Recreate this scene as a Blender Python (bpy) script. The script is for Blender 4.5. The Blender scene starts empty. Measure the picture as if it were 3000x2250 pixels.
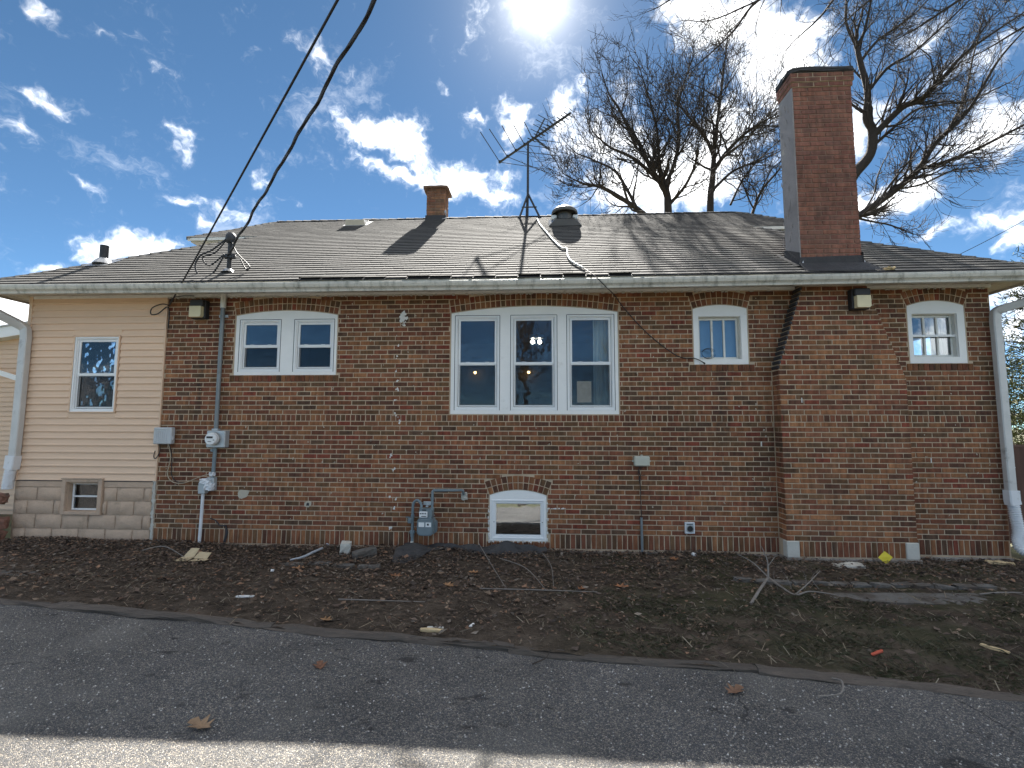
import bpy, math, random
import numpy as np
from mathutils import Vector, Matrix
random.seed(7)
rng = np.random.default_rng(11)
R = math.radians
SC = bpy.context.scene
COL = SC.collection

# ------------------------------------------------------------------ camera
F_PX = 1400.0
YAW, PITCH, ROLL = R(-3.197), R(5.035), R(0.1666)
CAM = np.array([0.0, -6.739, 1.673])
fw = np.array([math.sin(YAW)*math.cos(PITCH), math.cos(YAW)*math.cos(PITCH), math.sin(PITCH)])
_r = np.array([math.cos(YAW), -math.sin(YAW), 0.0]); _u = np.cross(_r, fw)
rt = math.cos(ROLL)*_r + math.sin(ROLL)*_u
up = -math.sin(ROLL)*_r + math.cos(ROLL)*_u
cd = bpy.data.cameras.new('camera'); cam = bpy.data.objects.new('camera', cd); COL.objects.link(cam)
cd.sensor_width = 36.0; cd.lens = 36.0*F_PX/3000.0; cd.clip_start = 0.05; cd.clip_end = 2000
M = Matrix(((rt[0], up[0], -fw[0], CAM[0]), (rt[1], up[1], -fw[1], CAM[1]), (rt[2], up[2], -fw[2], CAM[2]), (0, 0, 0, 1)))
cam.matrix_world = M
SC.camera = cam

def ray(px, py):
    d = fw + rt*(px-1500)/F_PX - up*(py-1125)/F_PX
    return d/np.linalg.norm(d)
def AT(px, py, y=0.0):
    """measured photo point -> world point at depth y"""
    d = ray(px, py); t = (y-CAM[1])/d[1]; return CAM + t*d
def GP(px, py, z=0.0):
    """measured photo point -> world point at height z"""
    d = ray(px, py); t = (z-CAM[2])/d[2]; return CAM + t*d

# ------------------------------------------------------------------ sun, sky, exposure
SUN_DIR = ray(1580, -6)                      # towards the sun
sun_el = math.asin(SUN_DIR[2]); sun_az = math.atan2(SUN_DIR[0], SUN_DIR[1])   # az from +Y towards +X
sl = bpy.data.lights.new('sun', 'SUN'); so = bpy.data.objects.new('sun', sl); COL.objects.link(so)
sl.energy = 5.0; sl.angle = R(0.53); sl.color = (1.0, 0.955, 0.88)
so.rotation_euler = Vector(tuple(SUN_DIR)).to_track_quat('Z', 'Y').to_euler()
so.location = (0, 0, 30)

SC.view_settings.view_transform = 'Standard'
SC.view_settings.look = 'None'
SC.view_settings.exposure = 2.1
SC.view_settings.gamma = 1.0
SC.view_settings.use_curve_mapping = False
SC.render.engine = 'CYCLES'
SC.cycles.max_bounces = 6
SC.cycles.transparent_max_bounces = 12
SC.cycles.caustics_reflective = False
SC.cycles.caustics_refractive = False
SC.cycles.sample_clamp_indirect = 4.0

class NT:
    """small node helper"""
    def __init__(self, tree): self.t = tree; self.n = tree.nodes; self.l = tree.links
    def add(self, kind, **kw):
        nd = self.n.new(kind)
        for k, v in kw.items():
            if k.startswith('i_'):
                nd.inputs[k[2:].replace('_', ' ')].default_value = v
            else: setattr(nd, k, v)
        return nd
    def link(self, a, b): self.l.new(a, b)
    def math(self, op, a, b=None, c=None, clamp=False):
        nd = self.n.new('ShaderNodeMath'); nd.operation = op; nd.use_clamp = clamp
        for i, x in enumerate((a, b, c)):
            if x is None: continue
            if isinstance(x, (int, float)): nd.inputs[i].default_value = x
            else: self.l.new(x, nd.inputs[i])
        return nd.outputs[0]
    def vmath(self, op, a, b=None, scale=None):
        nd = self.n.new('ShaderNodeVectorMath'); nd.operation = op
        for i, x in enumerate((a, b)):
            if x is None: continue
            if isinstance(x, (tuple, list)): nd.inputs[i].default_value = x
            else: self.l.new(x, nd.inputs[i])
        if scale is not None:
            if isinstance(scale, (int, float)): nd.inputs['Scale'].default_value = scale
            else: self.l.new(scale, nd.inputs['Scale'])
        return nd.outputs['Value'] if op in ('DOT_PRODUCT', 'LENGTH', 'DISTANCE') else nd.outputs['Vector']
    def noise(self, vec, scale, detail=4, rough=0.55, dist=0.0, color=False):
        nd = self.n.new('ShaderNodeTexNoise'); nd.inputs['Scale'].default_value = scale
        nd.inputs['Detail'].default_value = detail; nd.inputs['Roughness'].default_value = rough
        nd.inputs['Distortion'].default_value = dist
        if vec is not None: self.l.new(vec, nd.inputs['Vector'])
        return nd.outputs['Color' if color else 'Fac']
    def ramp(self, fac, stops, interp='LINEAR'):
        nd = self.n.new('ShaderNodeValToRGB'); cr = nd.color_ramp; cr.interpolation = interp
        while len(cr.elements) < len(stops): cr.elements.new(0.5)
        for e, (p, c) in zip(cr.elements, stops):
            e.position = p; e.color = (c, c, c, 1) if isinstance(c, (int, float)) else (*c[:3], 1)
        self.l.new(fac, nd.inputs[0]); return nd.outputs[0]
    def mix(self, fac, a, b, blend='MIX'):
        nd = self.n.new('ShaderNodeMix'); nd.data_type = 'RGBA'; nd.blend_type = blend
        for i, x in ((0, fac), (6, a), (7, b)):
            if isinstance(x, (int, float)):
                nd.inputs[i].default_value = x if i == 0 else (x, x, x, 1)
            elif isinstance(x, (tuple, list)): nd.inputs[i].default_value = (*x[:3], 1)
            else: self.l.new(x, nd.inputs[i])
        return nd.outputs[2]
    def smooth(self, v, a, b, lo=0.0, hi=1.0):
        nd = self.n.new('ShaderNodeMapRange'); nd.interpolation_type = 'SMOOTHSTEP'
        nd.inputs[1].default_value = a; nd.inputs[2].default_value = b
        nd.inputs[3].default_value = lo; nd.inputs[4].default_value = hi
        self.l.new(v, nd.inputs[0]); return nd.outputs[0]

world = bpy.data.worlds.new('World'); SC.world = world; world.use_nodes = True
def build_world():
    g = NT(world.node_tree)
    for nd in list(g.n): g.n.remove(nd)
    out = g.add('ShaderNodeOutputWorld'); bg = g.add('ShaderNodeBackground')
    sky = g.add('ShaderNodeTexSky', sky_type='NISHITA')
    sky.sun_disc = False; sky.sun_elevation = sun_el; sky.sun_rotation = sun_az
    sky.altitude = 200; sky.air_density = 0.40; sky.dust_density = 0.0; sky.ozone_density = 3.0
    tc = g.add('ShaderNodeTexCoord'); D = tc.outputs['Generated']
    # ---- the clouds seen that day: (photo x, y, half width, half height, tilt deg, weight)
    blobs = [(131, 36, 90, 45, -35, .9), (136, 294, 115, 45, -8, .85), (35, 384, 80, 50, -30, .8), (226, 520, 85, 30, -22, .8),
             (294, 92, 55, 35, 0, .45), (389, 104, 50, 30, 0, .45), (556, 384, 62, 36, -20, .75), (551, 434, 58, 30, 0, .7),
             (540, 592, 95, 30, 8, .85), (700, 630, 110, 70, 15, .9), (592, 655, 36, 28, 0, .8), (395, 722, 190, 62, 4, 1.7),
             (152, 784, 75, 40, 20, 1.0), (922, 158, 105, 60, 0, .9), (1059, 398, 150, 65, -22, 1.15), (1181, 384, 90, 85, -50, 1.1),
             (1221, 452, 50, 50, 0, .9), (1158, 520, 140, 55, -15, .95), (1316, 530, 110, 85, 20, 1.15), (1429, 575, 130, 70, 0, 1.05),
             (1289, 255, 62, 26, -48, .8), (1398, 339, 55, 26, -10, .6), (1511, 334, 80, 62, -20, 1.15), (1633, 325, 45, 60, 20, 1.1),
             (1497, 398, 60, 45, 0, .85), (1488, 500, 100, 40, -8, .75), (1407, 30, 80, 80, 0, .55), (1040, 215, 50, 50, 0, .4),
             (1760, 430, 200, 120, 0, 1.25), (1900, 560, 260, 110, 0, 1.3), (2090, 470, 200, 140, 0, 1.2), (2120, 80, 260, 130, -15, 1.35),
             (2330, 150, 170, 120, 0, 1.2), (1990, 30, 90, 50, 0, 1.0), (2230, 300, 200, 110, 0, .95), (2600, 300, 150, 90, 10, .85),
             (2760, 440, 210, 100, 20, 1.0), (2960, 400, 160, 110, 0, 1.05), (2560, 600, 150, 70, 0, 1.1), (2700, 560, 90, 80, 0, .9),
             (2860, 655, 140, 48, 8, .95), (2975, 690, 70, 40, 10, .95), (2700, 690, 90, 26, 8, .7), (2500, 430, 120, 100, 0, .9),
             (3150, 560, 200, 140, 0, 1.0), (-120, 560, 150, 60, 0, .9), (-60, 900, 260, 90, 0, 1.1), (60, 940, 160, 70, 0, 1.2), (2960, 930, 160, 200, 0, 1.2),
             (1120, 465, 110, 28, -15, -1.1), (1300, 420, 60, 70, 0, -.9), (1700, 250, 90, 60, 0, .6), (1840, 250, 70, 50, 0, .7), (2420, 330, 80, 60, 0, .8), (2660, 130, 120, 70, 15, .75), (2850, 180, 120, 60, 15, .7), (2620, 480, 90, 60, 0, -.7), (1960, 330, 60, 50, 0, -.8), (480, 200, 60, 26, 0, .4), (640, 250, 60, 30, 10, .35), (330, 620, 60, 22, 0, .45), (760, 520, 60, 40, 0, .5), (860, 600, 60, 26, 0, .5), (1250, 150, 40, 40, 0, .35)]
    w1 = g.noise(D, 9.0, 1, .6, color=True); w2 = g.noise(D, 34.0, 2, .62, color=True)
    o1 = g.vmath('SCALE', g.vmath('SUBTRACT', w1, (.5, .5, .5)), scale=0.05)
    o2 = g.vmath('SCALE', g.vmath('SUBTRACT', w2, (.5, .5, .5)), scale=0.045)
    Dw = g.vmath('ADD', g.vmath('ADD', D, o1), o2)
    acc = None
    for (px, py, hx, hy, tilt, amp) in blobs:
        c = Vector(tuple(ray(px, py))); e1 = Vector((0, 0, 1)).cross(c); e1.normalize(); e1 = -e1; e2 = c.cross(e1); e2 = -e2 if e2.z < 0 else e2
        a = R(tilt); ex = math.cos(a)*e1 + math.sin(a)*e2; ey = -math.sin(a)*e1 + math.cos(a)*e2; ez = ex.cross(ey)
        rot = Matrix((ex, ey, ez)).transposed().to_euler()
        k = 1.0/(F_PX*(1+((px-1500)/F_PX)**2*0.6+((py-1125)/F_PX)**2*0.6))
        mp = g.add('ShaderNodeMapping', vector_type='TEXTURE')
        mp.inputs['Location'].default_value = c; mp.inputs['Rotation'].default_value = rot
        mp.inputs['Scale'].default_value = (hx*k*1.16, hy*k*1.16, 0.3)
        g.link(Dw, mp.inputs['Vector'])
        gr = g.add('ShaderNodeTexGradient', gradient_type='SPHERICAL'); g.link(mp.outputs[0], gr.inputs[0])
        acc = g.math('MULTIPLY_ADD', gr.outputs['Fac'], amp*1.12, acc if acc is not None else 0.0)
    for (px, py, hx, amp) in ((1565, 990, 420, -2.2), (830, 1000, 300, -1.6), (2110, 990, 260, -1.4)):   # clear blue that the panes mirror
        c = ray(px, py); c = Vector((c[0], -c[1], c[2])); mp = g.add('ShaderNodeMapping', vector_type='TEXTURE'); mp.inputs['Location'].default_value = c; mp.inputs['Scale'].default_value = (hx/F_PX,)*3
        g.link(Dw, mp.inputs['Vector']); gr = g.add('ShaderNodeTexGradient', gradient_type='SPHERICAL'); g.link(mp.outputs[0], gr.inputs[0]); acc = g.math('MULTIPLY_ADD', gr.outputs['Fac'], amp, acc)
    # unseen rest of the dome: broken cloud thickened to brighten the shaded wall
    gen = g.smooth(g.noise(Dw, 3.4, 3, .55), .43, .62)
    off = g.smooth(g.vmath('DOT_PRODUCT', D, tuple(fw)), math.cos(R(52)), math.cos(R(62)))
    accg = g.math('MULTIPLY', gen, off)
    acc = g.math("MULTIPLY_ADD", accg, 1.35, acc)
    fb = g.noise(Dw, 15.0, 5, .64)
    fb2 = g.noise(Dw, 52.0, 4, .68)
    dens = g.math('ADD', acc, g.math('MULTIPLY_ADD', g.math('SUBTRACT', fb, .5), 2.5, g.math('MULTIPLY', g.math('SUBTRACT', fb2, .5), 1.0)))
    cov = g.math('POWER', g.smooth(dens, .10, 1.55), 1.8)
    upf = g.smooth(g.add('ShaderNodeSeparateXYZ').outputs[2], -0.02, 0.03)
    sep = [n for n in g.n if n.bl_idname == 'ShaderNodeSeparateXYZ'][0]; g.link(D, sep.inputs[0])
    wisp = g.math('MULTIPLY', g.smooth(g.noise(g.vmath('MULTIPLY', Dw, (1, 1, 1.8)), 7.5, 6, .68), .54, .78), .16)
    cov = g.math('MULTIPLY', g.math('MAXIMUM', cov, wisp), upf)
    ca = g.vmath('DOT_PRODUCT', D, tuple(SUN_DIR))
    near = g.smooth(ca, .80, .995)
    shade = g.smooth(g.math('ADD', dens, g.math('MULTIPLY', g.math('SUBTRACT', fb2, .5), .8)), .6, 2.2, 1.0, .86)
    cbr = g.math('MULTIPLY', g.math('MULTIPLY_ADD', near, .05, .68), shade)
    ccol = g.vmath('SCALE', g.mix(shade, (.80, .88, 1.0), (1.0, 1.0, .99)), scale=cbr)
    skyc = g.vmath('SCALE', sky.outputs[0], scale=SKY)
    skyc = g.vmath('MULTIPLY', skyc, (0.85, 1.06, 0.98))
    full = g.mix(cov, skyc, ccol)
    # the sun's own aureole in the air
    ang = g.math('ARCCOSINE', g.math('MINIMUM', ca, 1.0))
    core = g.math('ADD', g.smooth(ang, R(.5), R(2.6), 2.0, 0.0), g.math('MULTIPLY', g.math('POWER', 2.718, g.math('MULTIPLY', ang, -1/R(1.5))), .8))
    halo = g.math('MULTIPLY', g.math('POWER', 2.718, g.math('MULTIPLY', ang, -1/R(5.0))), .11)
    glow = g.vmath('SCALE', (1.0, .96, .88), scale=g.math('ADD', core, halo))
    full = g.vmath('ADD', full, glow)
    g.link(full, bg.inputs['Color']); bg.inputs['Strength'].default_value = 1.0
    g.link(bg.outputs[0], out.inputs['Surface'])
SKY = 0.05
build_world()
world.cycles.sampling_method = 'MANUAL'; world.cycles.sample_map_resolution = 512
# ------------------------------------------------------------------ mesh helpers
WORG = {}
def worg(o): return WORG.get(o.name, Vector((0, 0, 0)))
def tag(o, label=None, cat=None, group=None, kind=None):
    if label: o['label'] = label
    if cat: o['category'] = cat
    if group: o['group'] = group
    if kind: o['kind'] = kind
    return o
def attach(o, origin, parent):
    origin = Vector(origin); WORG[o.name] = origin
    if parent is not None:
        o.parent = parent; o.location = origin - worg(parent)
    else: o.location = origin
    return o
def empty(name, loc, label=None, cat=None, group=None):
    o = bpy.data.objects.new(name, None); COL.objects.link(o); o.empty_display_size = .1
    attach(o, loc, None); tag(o, label, cat, group); return o

class MB:
    def __init__(self): self.v = []; self.f = []; self.c = []; self.mi = []
    def add(self, vs, fs, col=None, mi=0):
        b = len(self.v); self.v.extend([tuple(map(float, p)) for p in vs])
        for f in fs:
            self.f.append(tuple(i+b for i in f)); self.c.append(col if col is not None else (.5, .5, .5)); self.mi.append(mi)
        return self
    def box(self, x0, x1, y0, y1, z0, z1, col=None, mi=0):
        return self.add([(x0, y0, z0), (x1, y0, z0), (x1, y1, z0), (x0, y1, z0), (x0, y0, z1), (x1, y0, z1), (x1, y1, z1), (x0, y1, z1)],
                        [(0, 3, 2, 1), (4, 5, 6, 7), (0, 1, 5, 4), (1, 2, 6, 5), (2, 3, 7, 6), (3, 0, 4, 7)], col, mi)
    def bbox(self, x0, x1, y0, y1, z0, z1, b=.004, col=None, mi=0):
        """box with chamfered edges"""
        vs = []; idx = {}
        X = (x0, x1); Y = (y0, y1); Z = (z0, z1)
        b = min(b, (x1-x0)*.45, (y1-y0)*.45, (z1-z0)*.45)
        for i in range(2):
            for j in range(2):
                for k in range(2):
                    sx, sy, sz = (b if i == 0 else -b), (b if j == 0 else -b), (b if k == 0 else -b)
                    for a, p in enumerate(((X[i], Y[j]+sy, Z[k]+sz), (X[i]+sx, Y[j], Z[k]+sz), (X[i]+sx, Y[j]+sy, Z[k]))):
                        idx[(i, j, k, a)] = len(vs); vs.append(p)
        fs = []
        for i in range(2):
            q = [idx[(i, j, k, 0)] for j, k in ((0, 0), (1, 0), (1, 1), (0, 1))]; fs.append(q if i else q[::-1])
            q = [idx[(j, i, k, 1)] for j, k in ((0, 0), (1, 0), (1, 1), (0, 1))]; fs.append(q[::-1] if i else q)
            q = [idx[(j, k, i, 2)] for j, k in ((0, 0), (1, 0), (1, 1), (0, 1))]; fs.append(q if i else q[::-1])
        for i in range(2):
            for j in range(2):
                q = [idx[(i, j, 0, 0)], idx[(i, j, 1, 0)], idx[(i, j, 1, 1)], idx[(i, j, 0, 1)]]; fs.append(q if (i ^ j) else q[::-1])
                q = [idx[(i, 0, j, 0)], idx[(i, 1, j, 0)], idx[(i, 1, j, 2)], idx[(i, 0, j, 2)]]; fs.append(q[::-1] if (i ^ j) else q)
                q = [idx[(0, i, j, 1)], idx[(1, i, j, 1)], idx[(1, i, j, 2)], idx[(0, i, j, 2)]]; fs.append(q if (i ^ j) else q[::-1])
        for i in range(2):
            for j in range(2):
                for k in range(2):
                    t = [idx[(i, j, k, a)] for a in range(3)]; fs.append(t if (i ^ j ^ k) else t[::-1])
        return self.add(vs, fs, col, mi)
    def prism(self, poly, y0, y1, col=None, mi=0):
        """polygon in (x,z), extruded along y"""
        n = len(poly); vs = [(x, y0, z) for x, z in poly] + [(x, y1, z) for x, z in poly]
        fs = [tuple(range(n)), tuple(range(2*n-1, n-1, -1))] + [(i, i+n, (i+1) % n+n, (i+1) % n) for i in range(n)]
        return self.add(vs, fs, col, mi)
    def prismx(self, poly, x0, x1, col=None, mi=0):
        """polygon in (y,z), extruded along x"""
        n = len(poly); vs = [(x0, y, z) for y, z in poly] + [(x1, y, z) for y, z in poly]
        fs = [tuple(range(n-1, -1, -1)), tuple(range(n, 2*n))] + [(i, (i+1) % n, (i+1) % n+n, i+n) for i in range(n)]
        return self.add(vs, fs, col, mi)
    def prismz(self, poly, z0, z1, col=None, mi=0):
        n = len(poly); vs = [(x, y, z0) for x, y in poly] + [(x, y, z1) for x, y in poly]
        fs = [tuple(range(n-1, -1, -1)), tuple(range(n, 2*n))] + [(i, (i+1) % n, (i+1) % n+n, i+n) for i in range(n)]
        return self.add(vs, fs, col, mi)
    def tube(self, pts, r, k=8, col=None, caps=True, mi=0):
        pts = [Vector(tuple(map(float, p))) for p in pts]; n = len(pts)
        rs = r if isinstance(r, (list, tuple)) else [r]*n
        b = []; prev = None
        for i in range(n):
            t = (pts[min(i+1, n-1)]-pts[max(i-1, 0)]); t.normalize() if t.length > 1e-9 else None
            if prev is None:
                a = Vector((0, 0, 1)) if abs(t.z) < .9 else Vector((1, 0, 0)); u = t.cross(a); u.normalize()
            else:
                u = prev - t*prev.dot(t); u.normalize()
            prev = u; w = t.cross(u)
            for j in range(k):
                q = 2*math.pi*j/k; b.append(pts[i]+(u*math.cos(q)+w*math.sin(q))*rs[i])
        fs = [(i*k+j, i*k+(j+1) % k, (i+1)*k+(j+1) % k, (i+1)*k+j) for i in range(n-1) for j in range(k)]
        if caps: fs += [tuple(range(k-1, -1, -1)), tuple(range((n-1)*k, n*k))]
        return self.add(b, fs, col, mi)
    def lathe(self, prof, c, k=24, axis='z', col=None, mi=0):
        """prof: (radius, height) list"""
        vs = []; n = len(prof)
        for (r, h) in prof:
            for j in range(k):
                q = 2*math.pi*j/k; a, b_ = r*math.cos(q), r*math.sin(q)
                vs.append((c[0]+a, c[1]+b_, c[2]+h) if axis == 'z' else (c[0]+a, c[1]+h, c[2]+b_) if axis == 'y' else (c[0]+h, c[1]+a, c[2]+b_))
        fs = [(i*k+j, i*k+(j+1) % k, (i+1)*k+(j+1) % k, (i+1)*k+j) for i in range(n-1) for j in range(k)]
        fs += [tuple(range(k-1, -1, -1)), tuple(range((n-1)*k, n*k))]
        return self.add(vs, fs, col, mi)
    def build(self, name, mat, parent=None, smooth=False, kind=None, org=True):
        me = bpy.data.meshes.new(name)
        v = np.array(self.v, dtype=np.float64).reshape(-1, 3)
        o3 = np.array([(v[:, 0].min()+v[:, 0].max())/2, (v[:, 1].min()+v[:, 1].max())/2, v[:, 2].min()]) if org and len(v) else np.zeros(3)
        me.from_pydata((v-o3).tolist(), [], self.f)
        at = me.attributes.new('col', 'FLOAT_COLOR', 'FACE')
        cc = np.ones((len(self.f), 4), dtype=np.float32); cc[:, :3] = np.array(self.c, dtype=np.float32); at.data.foreach_set('color', cc.ravel())
        mats = mat if isinstance(mat, (list, tuple)) else [mat]
        for m in mats: me.materials.append(m)
        if len(mats) > 1: me.polygons.foreach_set('material_index', self.mi)
        if smooth: me.polygons.foreach_set('use_smooth', [True]*len(me.polygons))
        me.update()
        o = bpy.data.objects.new(name, me); COL.objects.link(o); attach(o, o3, parent)
        if kind: o['kind'] = kind
        return o

def bake_mesh(name, V, Fq, cols, mat):
    """fast mesh from arrays: V (n,3), Fq (m,4) quads or (m,3) tris, cols per face"""
    me = bpy.data.meshes.new(name); V = np.asarray(V, dtype=np.float32); Fq = np.asarray(Fq, dtype=np.int32)
    k = Fq.shape[1]; me.vertices.add(len(V)); me.vertices.foreach_set('co', V.ravel())
    me.loops.add(Fq.size); me.loops.foreach_set('vertex_index', Fq.ravel())
    me.polygons.add(len(Fq)); me.polygons.foreach_set('loop_start', np.arange(0, Fq.size, k, dtype=np.int32))
    me.polygons.foreach_set('loop_total', np.full(len(Fq), k, dtype=np.int32))
    if cols is not None:
        at = me.attributes.new('col', 'FLOAT_COLOR', 'FACE'); cc = np.ones((len(Fq), 4), dtype=np.float32); cc[:, :3] = cols
        at.data.foreach_set('color', cc.ravel())
    me.polygons.foreach_set('use_smooth', np.zeros(len(Fq), dtype=bool))
    me.materials.append(mat); me.update(calc_edges=True); me.validate()
    return me
def mesh_obj(name, me, parent=None, origin=(0, 0, 0)):
    o = bpy.data.objects.new(name, me); COL.objects.link(o); attach(o, origin, parent); return o

def rough_box(mb, c, size, rotz=0.0, tilt=(0, 0), jit=.01, col=None, n=2, seed=0):
    """a box whose surface is knocked about: rubble, stones, old timber"""
    rr = random.Random(seed); sx, sy, sz = [s/2 for s in size]
    import itertools
    pts = {}; vs = []
    N = n+1
    def vid(i, j, k):
        key = (i, j, k)
        if key not in pts:
            p = Vector(((2*i/N-1)*sx, (2*j/N-1)*sy, (2*k/N-1)*sz))
            e = sum(1 for t in (i, j, k) if t in (0, N))
            if e >= 2: p *= (1-.03*e)
            p += Vector((rr.uniform(-jit, jit), rr.uniform(-jit, jit), rr.uniform(-jit, jit)))
            p = Matrix.Rotation(rotz, 3, 'Z') @ Matrix.Rotation(tilt[1], 3, 'Y') @ Matrix.Rotation(tilt[0], 3, 'X') @ p
            pts[key] = len(vs); vs.append(Vector(c)+p)
        return pts[key]
    fs = []
    for a in range(N):
        for b in range(N):
            fs.append((vid(a, b, 0), vid(a, b+1, 0), vid(a+1, b+1, 0), vid(a+1, b, 0)))
            fs.append((vid(a, b, N), vid(a+1, b, N), vid(a+1, b+1, N), vid(a, b+1, N)))
            fs.append((vid(a, 0, b), vid(a+1, 0, b), vid(a+1, 0, b+1), vid(a, 0, b+1)))
            fs.append((vid(a, N, b), vid(a, N, b+1), vid(a+1, N, b+1), vid(a+1, N, b)))
            fs.append((vid(0, a, b), vid(0, a, b+1), vid(0, a+1, b+1), vid(0, a+1, b)))
            fs.append((vid(N, a, b), vid(N, a+1, b), vid(N, a+1, b+1), vid(N, a, b+1)))
    mb.add(vs, fs, col); return mb

# ------------------------------------------------------------------ materials
MAT = {}
def pbr(name, base, rough=.7, metal=0.0, spec=.5, var=.12, vscale=6.0, bump=0.0, bscale=60.0, fine=.0, dirt=None, dscale=3.0, dlo=.5, dhi=.75, attr=False, stretch=None, bdist=.01):
    m = bpy.data.materials.new(name); m.use_nodes = True; g = NT(m.node_tree)
    b = g.n['Principled BSDF']; tc = g.add('ShaderNodeTexCoord'); geo = g.add('ShaderNodeNewGeometry')
    P = geo.outputs['Position']
    if stretch: P = g.vmath('MULTIPLY', P, stretch)
    if attr:
        a = g.add('ShaderNodeAttribute', attribute_name='col'); c = a.outputs['Color']
    else:
        c = g.mix(0.0, base, base)
    if var:
        n1 = g.noise(P, vscale, 5, .6); c = g.mix(1.0, c, g.ramp(n1, [(.25, 1-var), (.75, 1+var)]), 'MULTIPLY')
    if fine:
        n2 = g.noise(P, vscale*28, 3, .7); c = g.mix(1.0, c, g.ramp(n2, [(.3, 1-fine), (.7, 1+fine)]), 'MULTIPLY')
    if dirt:
        n3 = g.noise(P, dscale, 6, .68); c = g.mix(g.smooth(n3, dlo, dhi), c, dirt)
    g.link(c, b.inputs['Base Color'])
    b.inputs['Roughness'].default_value = rough; b.inputs['Metallic'].default_value = metal
    b.inputs['Specular IOR Level'].default_value = spec
    if bump:
        nb = g.noise(P, bscale, 5, .65); bp = g.add('ShaderNodeBump'); bp.inputs['Strength'].default_value = bump; bp.inputs['Distance'].default_value = bdist
        g.link(nb, bp.inputs['Height']); g.link(bp.outputs[0], b.inputs['Normal'])
    MAT[name] = m; return m

def brick_mat(name, soot=0.0):
    m = bpy.data.materials.new(name); m.use_nodes = True; g = NT(m.node_tree); b = g.n['Principled BSDF']
    geo = g.add('ShaderNodeNewGeometry'); P = geo.outputs['Position']
    a = g.add('ShaderNodeAttribute', attribute_name='col'); c = a.outputs['Color']
    # flashing of the kiln: vertical bands inside each brick, and fine grit
    n1 = g.noise(g.vmath('MULTIPLY', P, (1, 1, .25)), 19.0, 3, .6)
    c = g.mix(1.0, c, g.ramp(n1, [(.28, .58), (.5, 1.0), (.72, 1.45)]), 'MULTIPLY')
    n2 = g.noise(P, 210.0, 3, .7); c = g.mix(1.0, c, g.ramp(n2, [(.3, .72), (.7, 1.28)]), 'MULTIPLY')
    c = g.mix(g.smooth(g.noise(P, 46.0, 4, .7), .62, .74, 0, .22), c, (.40, .34, .27))
    c = g.mix(1.0, c, g.ramp(g.noise(P, .9, 5, .6), [(.3, .74), (.7, 1.2)]), 'MULTIPLY')
    sx = g.add('ShaderNodeSeparateXYZ'); g.link(P, sx.inputs[0])
    wob = g.math('MULTIPLY', g.math('SUBTRACT', g.noise(P, 5.0, 3, .6), .5), .25)
    st = None      # old water stains under the small window, the wall light and on the breast
    for (x0, w, z0, z1, k) in ((2.52, .14, 1.55, 2.42, .75), (-4.98, .07, 1.85, 2.75, .7), (3.0, .05, 2.7, 3.4, .5), (.9, .12, .9, 1.5, .25), (4.9, .10, 2.2, 3.5, .35)):
        dx = g.math('ABSOLUTE', g.math('SUBTRACT', g.math('ADD', sx.outputs[0], wob), x0))
        q = g.math('MULTIPLY', g.smooth(dx, w, w*.2, 0, 1), g.math('MULTIPLY', g.smooth(sx.outputs[2], z0-.15, z0+.1, 0, 1), g.smooth(sx.outputs[2], z1+.15, z1-.1, 0, 1)))
        q = g.math('MULTIPLY', q, k); st = q if st is None else g.math('MAXIMUM', st, q)
    st = g.math('MULTIPLY', st, g.smooth(g.noise(P, 14.0, 4, .6), .3, .6, .25, 1.0))
    c = g.mix(st, c, (.03, .027, .022))
    if soot: c = g.mix(g.smooth(g.noise(P, 3.0, 5, .6), .45, .75, 0, soot), c, (.06, .045, .038))
    g.link(c, b.inputs['Base Color']); b.inputs['Roughness'].default_value = .86; b.inputs['Specular IOR Level'].default_value = .3
    bp = g.add('ShaderNodeBump'); bp.inputs['Strength'].default_value = .7; bp.inputs['Distance'].default_value = .004
    g.link(g.noise(P, 130.0, 4, .7), bp.inputs['Height']); g.link(bp.outputs[0], b.inputs['Normal'])
    MAT[name] = m; return m
brick_mat('brick'); brick_mat('chimney_brick', .5)
pbr('mortar', (.51, .40, .285), .95, var=.15, vscale=5, fine=.10, bump=.5, bscale=90, dirt=(.28, .205, .14), dlo=.50, dhi=.80, dscale=2.2, spec=.2)
pbr('chimney_mortar', (.25, .165, .125), .95, var=.25, vscale=5, fine=.15, bump=.6, bscale=90, spec=.2)
pbr('parge', (.27, .25, .245), .9, var=.18, vscale=3, fine=.1, bump=.5, bscale=25, dirt=(.42, .38, .32), dlo=.6, dhi=.72, dscale=4)
pbr('foundation', (.36, .33, .29), .95, var=.25, vscale=6, fine=.15, bump=.9, bscale=35, dirt=(.12, .1, .08), dlo=.5, dhi=.7, dscale=4)
pbr('shingle', (.2, .19, .18), .92, attr=True, var=.12, vscale=2.2, fine=.12, bump=.12, bscale=260, spec=.25, dirt=(.06, .055, .05), dscale=1.6, dlo=.58, dhi=.85)
pbr('roof_deck', (.02, .019, .018), .95, var=.1)
pbr('siding', (.77, .55, .385), .62, var=.05, vscale=1.5, fine=.03, bump=.25, bscale=40, stretch=(.12, 1, 1), spec=.4, dirt=(.60, .43, .30), dlo=.52, dhi=.85, dscale=2)
pbr('block', (.53, .39, .285), .9, var=.12, vscale=5, fine=.10, bump=.8, bscale=45, dirt=(.36, .27, .19), dlo=.52, dhi=.75, dscale=4)
pbr('trim', (.86, .855, .83), .55, var=.04, vscale=4, fine=.02, bump=.1, bscale=30, dirt=(.58, .56, .52), dlo=.62, dhi=.85, dscale=5)
pbr('trim_old', (.74, .73, .68), .65, var=.07, vscale=5, fine=.03, bump=.3, bscale=30, dirt=(.48, .45, .38), dlo=.55, dhi=.8, dscale=6)
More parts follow.
